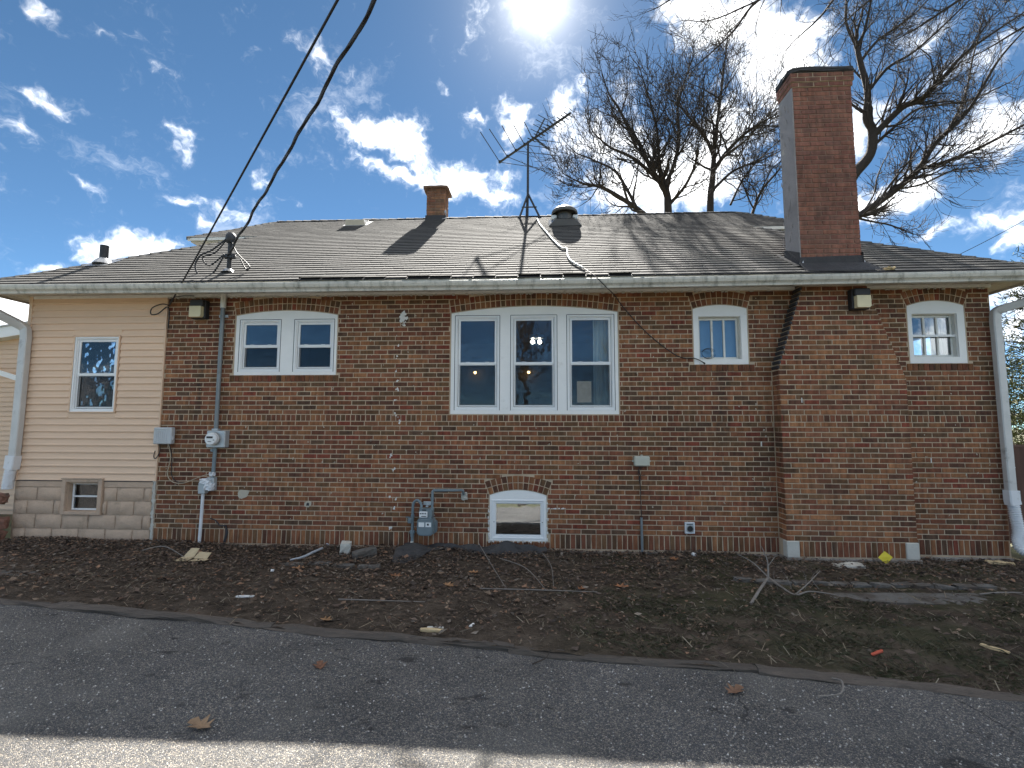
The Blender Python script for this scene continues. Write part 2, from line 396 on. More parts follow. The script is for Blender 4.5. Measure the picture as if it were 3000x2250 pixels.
pbr('vinyl', (.84, .845, .84), .35, var=.03, vscale=3, dirt=(.60, .60, .58), dlo=.62, dhi=.85, dscale=7)
pbr('caulk_gap', (.05, .05, .055), .9, var=0)
pbr('gutter', (.55, .53, .47), .45, var=.12, vscale=2, fine=.05, dirt=(.24, .235, .20), dscale=9, dlo=.46, dhi=.72, stretch=(1.0, 1, .22))
pbr('soffit', (.60, .54, .45), .7, var=.08, vscale=3, dirt=(.36, .32, .26), dlo=.55, dhi=.8, dscale=4)
pbr('downspout', (.56, .56, .545), .45, metal=.1, var=.1, vscale=4, dirt=(.25, .25, .235), dlo=.55, dhi=.8, dscale=6)
pbr('white_plastic', (.70, .72, .74), .5, var=.07, vscale=8, dirt=(.42, .42, .40), dlo=.55, dhi=.8, dscale=8)
pbr('grey_metal', (.44, .48, .50), .45, metal=.3, var=.08, vscale=6, dirt=(.30, .32, .33), dlo=.6, dhi=.85)
pbr('pipe_grey', (.20, .225, .235), .5, metal=.2, var=.12, vscale=8, dirt=(.11, .11, .10), dlo=.55, dhi=.8)
pbr('vent_metal', (.10, .095, .085), .34, metal=.35, var=.12, vscale=8)
pbr('galv', (.50, .49, .46), .38, metal=.75, var=.12, vscale=8)
pbr('black_metal', (.022, .022, .024), .55, var=.2, vscale=6)
pbr('dark_metal', (.05, .052, .058), .5, metal=.4, var=.2, vscale=9)
pbr('antenna_metal', (.03, .032, .036), .5, metal=.2, var=.15)
pbr('gas_grey', (.17, .215, .235), .45, var=.1, vscale=9, dirt=(.1, .12, .12), dlo=.6, dhi=.85)
pbr('utility_box', (.50, .52, .53), .5, var=.05, vscale=6)
pbr('putty_box', (.50, .50, .42), .6, var=.06, vscale=6)
pbr('cream_plastic', (.72, .63, .40), .45, var=.05, vscale=8)
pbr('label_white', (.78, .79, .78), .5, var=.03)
pbr('cable_black', (.018, .018, .02), .6, var=.15)
pbr('cable_white', (.66, .65, .60), .6, var=.12, vscale=8)
pbr('cable_tan', (.42, .35, .25), .6, var=.1)
pbr('tar', (.035, .034, .037), .7, var=.3, vscale=5, bump=.6, bscale=20, bdist=.02)
pbr('flash_metal', (.45, .45, .45), .35, metal=.7, var=.15)
pbr('concrete', (.15, .145, .135), .95, var=.18, vscale=3, fine=.15, bump=.5, bscale=80, dirt=(.075, .062, .05), dlo=.40, dhi=.62, dscale=3)
pbr('limestone', (.55, .53, .47), .9, var=.1, vscale=6, fine=.08, bump=.5, bscale=50, dirt=(.35, .33, .28), dlo=.58, dhi=.8)
pbr('timber', (.105, .085, .07), .9, var=.35, vscale=9, fine=.2, bump=1.0, bscale=22, stretch=(.2, 2.0, 2.0), bdist=.02, dirt=(.075, .065, .055), dlo=.45, dhi=.7)
pbr('cardboard', (.50, .40, .25), .9, var=.12, vscale=9, dirt=(.32, .25, .15), dlo=.5, dhi=.75)
pbr('hose', (.40, .43, .46), .55, var=.2, vscale=14)
pbr('fabric', (.055, .054, .055), .95, var=.35, vscale=10, bump=.8, bscale=40, dirt=(.10, .09, .075), dlo=.5, dhi=.75, dscale=7)
pbr('yellow', (.72, .58, .03), .5, var=.06)
pbr('paper', (.70, .70, .64), .8, var=.15, vscale=16)
pbr('bark', (.038, .029, .024), .95, var=.3, vscale=8, fine=.2, bump=.8, bscale=30, bdist=.02)
pbr('bark_grey', (.20, .18, .16), .9, var=.3, vscale=14)
pbr('leaf', (.2, .12, .06), .85, attr=True, var=.25, vscale=30)
pbr('grass', (.1, .1, .04), .8, attr=True, var=.15, vscale=5)
pbr('needle', (.06, .075, .03), .75, attr=True, var=.15, vscale=4)
pbr('rust_stone', (.24, .12, .085), .95, var=.3, vscale=9, fine=.15, bump=.8, bscale=40, dirt=(.10, .07, .055), dlo=.5, dhi=.7, dscale=8)
pbr('fence_wood', (.10, .05, .035), .8, var=.25, vscale=9, stretch=(1, 1, .2))
pbr('orange', (.55, .10, .05), .6, var=.1)
pbr('pale_wood', (.55, .42, .24), .8, var=.15, vscale=12)
pbr('int_wall', (.22, .20, .175), .9, var=.05)
pbr('int_floor', (.16, .10, .06), .6, var=.2)
pbr('curtain', (.72, .70, .64), .9, var=.06)
pbr('blind', (.28, .42, .62), .8, var=.05)  # blue colour paints in the sky mirrored by the three-pane window
pbr('white_stain', (.72, .71, .67), .9, var=.12, vscale=40)
pbr('tan_patch', (.50, .45, .36), .9, var=.12, vscale=20)

def mat_bulb(name, col, strength):
    m = bpy.data.materials.new(name); m.use_nodes = True; g = NT(m.node_tree); b = g.n['Principled BSDF']
    b.inputs['Base Color'].default_value = (*col, 1); b.inputs['Emission Color'].default_value = (*col, 1); b.inputs['Emission Strength'].default_value = strength
    MAT[name] = m
mat_bulb('bulb_warm', (1.0, .62, .24), 3.0); mat_bulb('bulb_white', (1.0, .93, .82), 4.0)

def mat_glass(name, refl, wave, tint=(.88, .92, .93)):
    m = bpy.data.materials.new(name); m.use_nodes = True; g = NT(m.node_tree)
    for nd in list(g.n): g.n.remove(nd)
    out = g.add('ShaderNodeOutputMaterial'); gl = g.add('ShaderNodeBsdfGlossy'); tr = g.add('ShaderNodeBsdfTransparent'); mx = g.add('ShaderNodeMixShader')
    gl.inputs['Roughness'].default_value = .015; gl.inputs['Color'].default_value = (.95, .97, 1, 1); tr.inputs['Color'].default_value = (*tint, 1)
    fr = g.add('ShaderNodeFresnel'); fr.inputs['IOR'].default_value = 1.5
    f = g.math('MULTIPLY_ADD', fr.outputs[0], 1.15, refl, clamp=True)
    geo = g.add('ShaderNodeNewGeometry'); bp = g.add('ShaderNodeBump'); bp.inputs['Strength'].default_value = wave; bp.inputs['Distance'].default_value = .02
    g.link(g.noise(geo.outputs['Position'], 5.0, 2, .5), bp.inputs['Height'])
    g.link(bp.outputs[0], gl.inputs['Normal']); g.link(f, mx.inputs[0]); g.link(tr.outputs[0], mx.inputs[1]); g.link(gl.outputs[0], mx.inputs[2])
    g.link(mx.outputs[0], out.inputs[0]); MAT[name] = m
mat_glass('glass', .01, .16); mat_glass('glass_flat', .03, .05); mat_glass('glass_cellar', .22, .02)

def mat_screen():
    m = bpy.data.materials.new('insect_screen'); m.use_nodes = True; g = NT(m.node_tree)
    for nd in list(g.n): g.n.remove(nd)
    out = g.add('ShaderNodeOutputMaterial'); df = g.add('ShaderNodeBsdfDiffuse'); tr = g.add('ShaderNodeBsdfTransparent'); mx = g.add('ShaderNodeMixShader')
    df.inputs['Color'].default_value = (.012, .012, .013, 1); mx.inputs[0].default_value = .24
    g.link(tr.outputs[0], mx.inputs[1]); g.link(df.outputs[0], mx.inputs[2]); g.link(mx.outputs[0], out.inputs[0]); MAT['screen'] = m
mat_screen()

def mat_asphalt():
    m = bpy.data.materials.new('asphalt'); m.use_nodes = True; g = NT(m.node_tree); b = g.n['Principled BSDF']
    P = g.add('ShaderNodeNewGeometry').outputs['Position']
    vo = g.add('ShaderNodeTexVoronoi', feature='F1'); vo.inputs['Scale'].default_value = 150.0; g.link(P, vo.inputs['Vector'])
    ed = g.add('ShaderNodeTexVoronoi', feature='DISTANCE_TO_EDGE'); ed.inputs['Scale'].default_value = 150.0; g.link(P, ed.inputs['Vector'])
    bw = g.add('ShaderNodeSeparateColor'); g.link(vo.outputs['Color'], bw.inputs[0])
    c = g.ramp(bw.outputs[0], [(0, (.11, .11, .115)), (.45, (.20, .198, .198)), (.8, (.36, .325, .275)), (1, (.55, .49, .41))])
    c = g.mix(g.smooth(ed.outputs['Distance'], .0, .14, 1, 0), c, (.06, .06, .065))
    c = g.mix(1.0, c, g.ramp(g.noise(P, 1.1, 5, .6), [(.3, .78), (.7, 1.2)]), 'MULTIPLY')
    # worn, paler binder and old oil and damp spots
    c = g.mix(g.smooth(g.noise(P, .8, 4, .6), .5, .7, 0, .35), c, (.36, .345, .31))
    spot = g.smooth(g.noise(g.vmath('MULTIPLY', P, (1, 2.2, 1)), 3.2, 5, .6), .61, .70, 0, .75)
    c = g.mix(spot, c, (.035, .034, .034))
    cv = g.add('ShaderNodeTexVoronoi', feature='DISTANCE_TO_EDGE'); cv.inputs['Scale'].default_value = .55
    g.link(g.vmath('ADD', P, g.vmath('SCALE', g.noise(P, 2.5, 4, .65, color=True), scale=.5)), cv.inputs['Vector'])
    crk = g.math('MULTIPLY', g.smooth(cv.outputs['Distance'], .002, .006, 1, 0), g.smooth(g.noise(P, .7, 2, .5), .5, .6))
    c = g.mix(g.math('MULTIPLY', crk, .7), c, (.03, .03, .03))
    g.link(c, b.inputs['Base Color']); b.inputs['Roughness'].default_value = .85; b.inputs['Specular IOR Level'].default_value = .35
    bp = g.add('ShaderNodeBump'); bp.inputs['Strength'].default_value = 1.0; bp.inputs['Distance'].default_value = .006
    g.link(g.math('ADD', g.smooth(ed.outputs['Distance'], 0, .3), g.math('MULTIPLY', bw.outputs[1], .6)), bp.inputs['Height']); g.link(bp.outputs[0], b.inputs['Normal'])
    MAT['asphalt'] = m
mat_asphalt()

def mat_soil():
    m = bpy.data.materials.new('soil'); m.use_nodes = True; g = NT(m.node_tree); b = g.n['Principled BSDF']
    P = g.add('ShaderNodeNewGeometry').outputs['Position']
    c = g.ramp(g.noise(P, 3.5, 7, .68), [(.3, (.035, .028, .021)), (.5, (.075, .058, .044)), (.7, (.135, .108, .083))])
    c = g.mix(g.smooth(g.noise(P, 60, 4, .7), .55, .7, 0, .7), c, (.17, .13, .095))
    sx = g.add('ShaderNodeSeparateXYZ'); g.link(P, sx.inputs[0])
    gz = g.math('MULTIPLY', g.smooth(sx.outputs[0], -.5, 2.0), g.smooth(g.noise(P, 1.3, 4, .6), .42, .62))
    c = g.mix(g.math('MULTIPLY', gz, .65), c, (.055, .06, .028))
    c = g.mix(g.smooth(g.noise(P, .9, 4, .6), .56, .72, 0, .6), c, (.17, .135, .105))
    g.link(c, b.inputs['Base Color']); b.inputs['Roughness'].default_value = .95; b.inputs['Specular IOR Level'].default_value = .2
    bp = g.add('ShaderNodeBump'); bp.inputs['Strength'].default_value = 1.0; bp.inputs['Distance'].default_value = .02
    g.link(g.noise(P, 45, 6, .7), bp.inputs['Height']); g.link(bp.outputs[0], b.inputs['Normal'])
    MAT['soil'] = m
mat_soil()
pbr('turf', (.075, .08, .035), .95, var=.4, vscale=1.5, fine=.3, bump=.8, bscale=30, dirt=(.13, .10, .06), dlo=.45, dhi=.7, dscale=.8)
# ------------------------------------------------------------------ the ground sheets (setting)
def gz(x, y):
    """ground height of the planting bed"""
    x = np.asarray(x, float); y = np.asarray(y, float)
    base = -.035 + .05*np.clip((-x-3)/4, 0, 1) - .02*np.clip((x-2)/3, 0, 1)
    t = np.clip(-y/3.0, 0, 1)
    h = base*(1-t) + .078*t
    h += .018*np.sin(2.1*x+1.3*y) * np.sin(1.7*y-.6*x) + .010*np.sin(5.3*x-2.2*y+1)*np.sin(4.1*y+2.7*x)
    h += .035*np.exp(-((y+.25)/.22)**2)*np.clip((2.6-x)/2, 0, 1)*np.clip((x+8)/1.5, 0, 1)*(.6+.4*np.sin(3.3*x))
    return h
DRIVE_Z = .06
EDGE = [tuple(GP(a, b, DRIVE_Z)[:2]) for a, b in ((0, 1768), (600, 1822), (1000, 1868), (1500, 1912), (2000, 1958), (2350, 1990), (2700, 2025), (3000, 2060))]
EDGE = [(-12.0, EDGE[0][1]+.9)]+EDGE+[(12.0, EDGE[-1][1]-1.6)]
def edge_y(x): return np.interp(x, [p[0] for p in EDGE], [p[1] for p in EDGE])

def grid_mesh(name, xs, ys, zf, mat, label=None):
    X, Y = np.meshgrid(xs, ys); Z = zf(X, Y); V = np.stack([X, Y, Z], -1).reshape(-1, 3)
    nx = len(xs); i, j = np.meshgrid(np.arange(nx-1), np.arange(len(ys)-1)); a = (j*nx+i).ravel()
    me = bake_mesh(name, V, np.stack([a, a+1, a+nx+1, a+nx], 1), None, mat)
    o = mesh_obj(name, me); o['kind'] = 'structure'
    if label: o['label'] = label
    return o
# far ground: one sheet to the horizon
def far_xs(n):
    t = np.linspace(-1, 1, n); return np.sign(t)*(np.abs(t)**3)*600
grid_mesh('ground', far_xs(81), far_xs(81), lambda X, Y: -.16+0*X+np.where((np.abs(X) > 14) | (np.abs(Y) > 16), .05*np.sin(X*.13)*np.sin(Y*.17), 0), MAT['turf'], 'dormant lawn around the house')
# the planting bed between wall and driveway
def bed_sheet():
    xs = np.arange(-12, 12.01, .05); n = 74; V = []
    for k in range(n+1):
        t = k/n
        for x in xs:
            y0 = .05; y1 = float(edge_y(x))+.01; V.append((x, y0+(y1-y0)*t))
    V = np.array(V); z = gz(V[:, 0], V[:, 1]) + rng.normal(0, .0045, len(V))
    V = np.column_stack([V, z]); nx = len(xs)
    i, j = np.meshgrid(np.arange(nx-1), np.arange(n)); a = (j*nx+i).ravel()
    me = bake_mesh('garden_bed', V, np.stack([a, a+nx, a+nx+1, a+1], 1), None, MAT['soil'])
    me.polygons.foreach_set('use_smooth', [True]*len(me.polygons))
    o = mesh_obj('garden_bed', me); tag(o, 'bare soil bed between the brick wall and the driveway', kind='structure')
bed_sheet()
def drive_sheet():
    xs = np.concatenate([np.arange(-14, -8, .5), np.arange(-8, 8, .12), np.arange(8, 16, .5)]); V = []; ny = 60
    for k in range(ny+1):
        t = (k/ny)**1.6
        for x in xs:
            y0 = float(edge_y(x))+.05+.02*math.sin(7*x)+.012*math.sin(23*x+1); V.append((x, y0+(-13.5-y0)*t))
    V = np.array(V); z = DRIVE_Z + .006*np.sin(1.9*V[:, 0]+.7*V[:, 1])+.005*np.sin(3.1*V[:, 1]) - .004*(V[:, 1]+3)*0
    V = np.column_stack([V, z]); nx = len(xs); i, j = np.meshgrid(np.arange(nx-1), np.arange(ny)); a = (j*nx+i).ravel()
    me = bake_mesh('driveway', V, np.stack([a, a+nx, a+nx+1, a+1], 1), None, MAT['asphalt']); me.polygons.foreach_set('use_smooth', [True]*len(me.polygons))
    o = mesh_obj('driveway', me); tag(o, 'worn grey asphalt driveway along the bed', kind='structure')
drive_sheet()

# ------------------------------------------------------------------ the house
HOUSE = empty('house', (0, 3.65, 0), 'long brick bungalow with a beige sided wing and grey shingled hip roof', 'house')
H = .0668; BL = .2032
ZS = 3*H; ZB = ZS+23*H; ZT = ZB+.096; ZTOP = ZT+26*H
XL, XR = -5.54, 6.14
PAL = [((.26, .15, .085), 5), ((.23, .12, .075), 6), ((.18, .085, .06), 5), ((.14, .105, .065), 3.4), ((.115, .092, .062), 3.2), ((.095, .060, .050), 3),
       ((.29, .175, .10), 3.2), ((.19, .058, .046), 1.5), ((.16, .078, .058), 4.5), ((.085, .075, .062), 1.8), ((.23, .13, .09), 3.5), ((.20, .13, .085), 3)]
PW = np.array([w for _, w in PAL]); PW = PW/PW.sum(); PC = np.array([c for c, _ in PAL])
def bcol(sc=1.0):
    c = PC[rng.choice(len(PC), p=PW)] * rng.uniform(.80, 1.16) * sc
    c = (np.array([.175, .095, .062])+.78*(c-np.array([.175, .095, .062])))*np.array([1.06, .80, .63])
    return tuple(c)
def frame_front(yf): return lambda p, n: (p[0], yf-n, p[1])
def brick_geo(q, fr, depth=.05, ch=.0035, jit=.0012):
    """q: four (u,w) corners counter-clockwise as seen; fr(p,n) maps to world, n outwards"""
    q = [np.array(p, float) for p in q]; cen = sum(q)/4
    n0 = rng.normal(0, .0012); vs = []
    o = [p+rng.uniform(-jit, jit, 2) for p in q]
    for p in o: vs.append(fr(p, -depth))
    for p in o: vs.append(fr(p, n0-ch))
    for p in o:
        d = cen-p; s = np.sign(d)*np.minimum(np.abs(d)*.4, ch*1.15); vs.append(fr(p+s, n0+rng.normal(0, .0006)))
    fs = [(8, 9, 10, 11)] + [(4+i, 4+(i+1) % 4, 8+(i+1) % 4, 8+i) for i in range(4)] + [(i, (i+1) % 4, 4+(i+1) % 4, 4+i) for i in range(4)]
    return vs, fs
class Arch:
    """window opening with a segmental head"""
    def __init__(s, xl, xr, zb, zs, zt, ring=.098, rings=2):
        s.xl, s.xr, s.zb, s.zs, s.zt = xl, xr, zb, zs, zt; s.w = xr-xl; s.r = zt-zs; s.xc = (xl+xr)/2
        s.Ri = (s.w*s.w/4+s.r*s.r)/(2*s.r); s.zc = zt-s.Ri; s.th = math.asin(s.w/2/s.Ri); s.ring = ring; s.rings = rings
        s.Ro = s.Ri+ring*rings; s.zo = s.zc+s.Ro; s.zk = s.zc+s.Ro*math.cos(s.th); s.wk = s.Ro*math.sin(s.th)
    def block(s, z0, z1):
        z = (z0+z1)/2
        if z < s.zb or z > s.zo: return None
        if z <= s.zs: hw = s.w/2
        elif z <= s.zk: hw = s.w/2+(s.wk-s.w/2)*(z-s.zs)/(s.zk-s.zs)
        else: hw = math.sqrt(max(0, s.Ro**2-(z-s.zc)**2))
        return (s.xc-hw-.006, s.xc+hw+.006)
    def pts(s, n, inset=0.0, dz=0.0):
        R_ = s.Ri-dz; th = s.th
        return [(s.xc+(R_)*math.sin(t)*(1-inset/(s.w/2)), s.zc+R_*math.cos(t)) for t in np.linspace(-th, th, n)]
    def voussoirs(s, out, fr, ztop):
        for k in range(s.rings):
            r0 = s.Ri+k*s.ring+.005; r1 = s.Ri+(k+1)*s.ring-.005
            n = max(5, int(round(2*s.th*(s.Ri+s.ring)/.073)))
            for i in range(n):
                a0 = -s.th+2*s.th*i/n; a1 = -s.th+2*s.th*(i+1)/n; g = .0052/(r0)
                q = [(s.xc+r*math.sin(a), s.zc+r*math.cos(a)) for r, a in ((r0, a0+g), (r0, a1-g), (r1, a1-g), (r1, a0+g))]
                if min(p[1] for p in q) > ztop: continue
                out.append((q, fr, bcol(.92)))
W1 = Arch(-4.483, -2.937, 2.404, 3.298, 3.369)
W2 = Arch(-1.262, 1.126, ZT+.006, 3.300, 3.396)
W3 = Arch(2.165, 2.914, 2.534, 3.327, 3.383)
W4 = Arch(5.050, 5.802, 2.536, 3.337, 3.408)
W6 = Arch(-.687, .112, .092, .716, .791)
ARCHES = [W1, W2, W3, W4, W6]
BRX = (3.21, 4.84)             # chimney breast
BY = -.2
def breast_x(z):
    l = 3.21 if z < 2.45 else 3.21+(z-2.45)/(3.58-2.45)*.36
    r = 4.84 if z < 2.30 else 4.84-(z-2.30)/(3.58-2.30)*.44
    return l, r
bricks = []        # (quad, frame, colour)
FR = frame_front(0.0)
def fill_course(z0, z1, xa, xb, off, fr, blocks, step=BL, jy=.0):
    iv = [(xa, xb)]
    for b in blocks:
        if b is None: continue
        nv = []
        for (p, q) in iv:
            if b[1] <= p or b[0] >= q: nv.append((p, q)); continue
            if b[0] > p: nv.append((p, b[0]))
            if b[1] < q: nv.append((b[1], q))
        iv = nv
    jt = .0060
    k0 = math.floor((xa-off)/step)-1
    for (p, q) in iv:
        k = k0
        while True:
            s = off+k*step; e = s+step; k += 1
            if s > q: break
            if e < p: continue
            s2 = max(s, p); e2 = min(e, q)
            if e2-s2 < .022: continue
            d = rng.normal(0, .0018, 2)
            bricks.append(([(s2+jt+d[0]*(s2 == s), z0+jt), (e2-jt+d[1]*(e2 == e), z0+jt), (e2-jt, z1-jt), (s2+jt, z1-jt)], fr, bcol()))
SILLS = [(-4.53, -2.895, 2.404-.098, 2.404), (2.10, 2.985, 2.534-.100, 2.534), (5.0, 5.86, 2.536-.1, 2.536), (-.725, .15, -.005, .088)]
def blocks_at(z0, z1):
    z = (z0+z1)/2; bl = [a.block(z0, z1) for a in ARCHES]
    for (a, b, c, d) in SILLS:
        if c-.02 < z < d+.01: bl.append((a, b))
    bl.append(breast_x(z)); return bl
for i in range(23):
    z0 = ZS+i*H; fill_course(z0, z0+H, XL, XR, (.07 if i % 2 else .07+BL/2)+rng.normal(0, .012), FR, blocks_at(z0, z0+H))
for i in range(26):
    z0 = ZT+i*H; fill_course(z0, z0+H, XL, XR, (.05 if i % 2 else .05+BL/2)+rng.normal(0, .012), FR, blocks_at(z0, z0+H))
fill_course(ZB, ZT, XL, XR, .02, FR, [breast_x(1.8)], step=.0735)
fill_course(0, ZS, XL, XR, .01, FR, [(-.727, .152), BRX], step=.0703)
for (a, b, c, d) in SILLS:
    n = round((b-a)/.0715)
    for i in range(n):
        s = a+(b-a)*i/n; e = a+(b-a)*(i+1)/n
        bricks.append(([(s+.004, c+.004), (e-.004, c+.004), (e-.004, d-.003), (s+.004, d-.003)], frame_front(-.008), bcol(.8)))
for a in ARCHES: a.voussoirs(bricks, FR, ZTOP+.02)
# chimney breast, front and two cheeks
FB = frame_front(BY)
FLs = lambda x0: (lambda p, n: (x0-n, -p[0], p[1]))     # left cheek: u runs from wall to front as seen from the left
FRs = lambda x0: (lambda p, n: (x0+n, p[0], p[1]))
def breast_course(z0, z1, i, step=BL):
    l, r = breast_x((z0+z1)/2)
    fill_course(z0, z1, l, r, 3.21+(0 if i % 2 else step/2), FB, [], step=step)
    d = .012
    for fr, us in ((FLs(l), [(0.0, .2)]), (FRs(r), [(-.2, 0.0)])):
        for (a, b) in us:
            cuts = [a, (a+b)/2, b] if i % 2 else [a, b]
            for s, e in zip(cuts[:-1], cuts[1:]):
                bricks.append(([(s+.005, z0+.005), (e-.005, z0+.005), (e-.005, z1-.005), (s+.005, z1-.005)], fr, bcol()))
for i in range(23): breast_course(ZS+i*H, ZS+(i+1)*H, i)
breast_course(ZB, ZT, 0, .0735)
for i in range(26): breast_course(ZT+i*H, ZT+(i+1)*H, i)
fill_course(0, ZS, 3.21+.155, 4.84-.155, 3.21, FB, [], step=.0703)

def cell_wall(mb, xs, zs, holes, y0, y1):
    """slab with rectangular holes"""
    xs = sorted(set(xs+[h[0] for h in holes]+[h[1] for h in holes])); zs = sorted(set(zs+[h[2] for h in holes]+[h[3] for h in holes]))
    for a, b in zip(xs[:-1], xs[1:]):
        for c, d in zip(zs[:-1], zs[1:]):
            m = ((a+b)/2, (c+d)/2)
            if any(h[0] < m[0] < h[1] and h[2] < m[1] < h[3] for h in holes): continue
            mb.box(a, b, y0, y1, c, d)
HOLES = {'w1': (-4.44, -2.98, 2.43, 3.30), 'w2': (-1.22, 1.085, 1.87, 3.31), 'w3': (2.22, 2.86, 2.59, 3.26), 'w4': (5.09, 5.75, 2.60, 3.25), 'w6': (-.64, .07, .13, .70)}
HL = []
for a in ARCHES:
    HL.append((a.xl+.004, a.xr-.004, a.zb+.003, a.zs))
    k_ = 14
    for i in range(k_):
        z0 = a.zs+(a.zt-a.zs)*i/k_; z1 = a.zs+(a.zt-a.zs)*(i+1)/k_; hw = math.sqrt(max(0, a.Ri**2-(z1-a.zc)**2)); HL.append((a.xc-hw, a.xc+hw, z0, z1))
mb = MB(); cell_wall(mb, [XL, XR], [-.02, 3.62], HL, .0055, .12)
WALL = mb.build('wall', MAT['mortar'], HOUSE)
mb = MB(); mb.box(XL+.002, XR+.01, -.02, .13, -.5, -.022); mb.box(3.19, 4.86, -.225, -.021, -.5, -.012)
mb.build('foundation', MAT['foundation'], HOUSE)
# mortar core of the breast
mb = MB(); zz = [-.01, 2.30, 2.45, 3.0, 3.60]
poly = [(breast_x(z)[1]-.0055, z) for z in zz] + [(breast_x(z)[0]+.0055, z) for z in reversed(zz)]
mb.prism(poly, BY+.0055, .004); mb.build('chimney_breast', MAT['mortar'], WALL)
mb = MB()   # weathered dark tops of the sloping shoulders
for side in (0,):
    z = 2.42
    while z < 3.55:
        x = breast_x(z)[side]; x2 = breast_x(z+.07)[side]
        a, b = sorted((x, x2+(.012 if side == 0 else -.012)))
        if b-a > .004: mb.bbox(a-.004, b+.004, BY+.004, -.001, z+.03, z+.074, .006)
        z += .0668
mb.build('shoulder_mortar', MAT['tar'], WALL, kind='stuff')
mb = MB(); mb.bbox(3.205, 3.365, BY-.012, BY+.1, -.01, ZS, .008); mb.build('corner_stone', MAT['limestone'], WALL)
mb = MB(); mb.bbox(4.685, 4.845, BY-.012, BY+.1, -.01, ZS, .008); mb.build('corner_stone', MAT['limestone'], WALL)

def emit_bricks(lst, parent, mat, nmax, fixed_mat=None):
    """the largest in the picture become single objects, the rest one mass"""
    def area(b):
        q, fr, c = b; P = [np.array(fr(np.array(p, float), 0)) for p in q]; S = []
        for p in P:
            d = p-CAM; w = d@fw; S.append((1500+F_PX*(d@rt)/w, 1125-F_PX*(d@up)/w))
        if min(s[0] for s in S) < 0 or max(s[0] for s in S) > 3000: return 0
        return .5*abs(sum(S[i][0]*S[(i+1) % 4][1]-S[(i+1) % 4][0]*S[i][1] for i in range(4)))
    A = np.array([area(b) for b in lst]); big = set(np.argsort(-A)[:nmax].tolist())
    V = []; Fq = []; C = []; nb = 0
    pool = {}
    for i, (q, fr, c) in enumerate(lst):
        if i in big:
            # size class shared between alike bricks
            key = (round((q[1][0]-q[0][0])/.004), round((q[2][1]-q[1][1])/.004), id(fr), int(rng.integers(0, 10)))
            cen = np.mean(np.array(q, float), axis=0); org = np.array(fr(cen, 0.0))
            if key not in pool:
                vs, fs = brick_geo(q, fr); me = bpy.data.meshes.new('brick'); me.from_pydata([tuple(np.array(v)-org) for v in vs], [], fs)
                at = me.attributes.new('col', 'FLOAT_COLOR', 'FACE'); cc = np.ones((len(fs), 4), dtype=np.float32); cc[:, :3] = c; at.data.foreach_set('color', cc.ravel())
                me.materials.append(mat); me.update(); pool[key] = me
            mesh_obj('brick', pool[key], parent, org)
        else:
            vs, fs = brick_geo(q, fr); V.extend(vs); Fq.extend([tuple(k+nb for k in f) for f in fs]); C.extend([c]*len(fs)); nb += len(vs)
    me = bake_mesh('brickwork', np.array(V), np.array(Fq), np.array(C), mat); o = mesh_obj('brickwork', me, parent); o['kind'] = 'stuff'
emit_bricks(bricks, WALL, MAT['brick'], 250)

# ---- brick chimney stack through the roof
CX0, CX1, CY0, CY1 = 3.57, 4.37, BY, .16
stack = []
bricks = stack
zc = 3.62; i = 0
mb = MB(); mb.box(CX0+.007, CX1-.007, CY0+.007, CY1, 3.60, 6.60); CH = mb.build('chimney', MAT['chimney_mortar'], HOUSE)
def stack_course(z0, z1, i, x0, x1, y0, y1):
    fill_course(z0, z1, x0, x1, x0+(0 if i % 2 else BL/2), frame_front(y0), [])
    fr = FRs(x1); n = 3 if i % 2 else 2; L = y1-y0
    cuts = [y0, y0+.1, y0+.1+BL, y1] if i % 2 else [y0, y0+BL, y0+2*BL, y1]
    for s, e in zip(cuts[:-1], cuts[1:]):
        if e-s > .03: bricks.append(([(s+.004, z0+.004), (e-.004, z0+.004), (e-.004, z1-.004), (s+.004, z1-.004)], fr, bcol()))
while zc < 6.42:
    stack_course(zc, zc+H, i, CX0, CX1, CY0, CY1); zc += H; i += 1
zcap = zc
for k in range(3):
    o_ = (.016, .030, .030)[k]; z0 = zcap+k*H
    stack_course(z0, z0+H, i+k, CX0-o_, CX1+o_, CY0-o_, CY1+o_)
    FL2 = FLs(CX0-o_); cuts = [-(CY1+o_), -.1, .1, -(CY0-o_)]
    for s, e in zip(cuts[:-1], cuts[1:]): bricks.append(([(s+.004, z0+.004), (e-.004, z0+.004), (e-.004, z0+H-.004), (s+.004, z0+H-.004)], FL2, bcol(.8)))
stack = [(q, fr, tuple(np.array(c)*np.array([.42, .36, .38])+np.array([.155, .075, .058]))) for q, fr, c in bricks]
for k in range(3):
    o_ = (.009, .023, .023)[k]; mb = MB(); mb.box(CX0-o_, CX1+o_, CY0-o_, CY1+o_, zcap+k*H+.001, zcap+(k+1)*H-.001); mb.build('corbel', MAT['mortar'], CH)
emit_bricks(stack, CH, MAT['chimney_brick'], 50)
mb = MB(); rough_box(mb, ((CX0+CX1)/2, (CY0+CY1)/2, zcap+3*H+.035), (CX1-CX0+.10, CY1-CY0+.10, .075), jit=.010, n=5, seed=3); mb.build('cap', MAT['tar'], CH)
mb = MB(); mb.box(CX0-.012, CX0+.006, CY0+.004, CY1, 3.62, zcap-.002); mb.build('cement_face', MAT['parge'], CH)
# irregular trowel ridges on the cement
mb = MB()
for k in range(26):
    z = rng.uniform(4.25, 6.3); y = rng.uniform(-.12, .2); l = rng.uniform(.05, .16); a = rng.uniform(.9, 1.9)
    mb.tube([(CX0-.012, y, z), (CX0-.015, y+l*.3*math.cos(a), z+l*.5), (CX0-.012, y+l*.6*math.cos(a), z+l)], [.003, .008, .003], 5)
mb.build('cement_ridges', MAT['parge'], CH, kind='stuff')
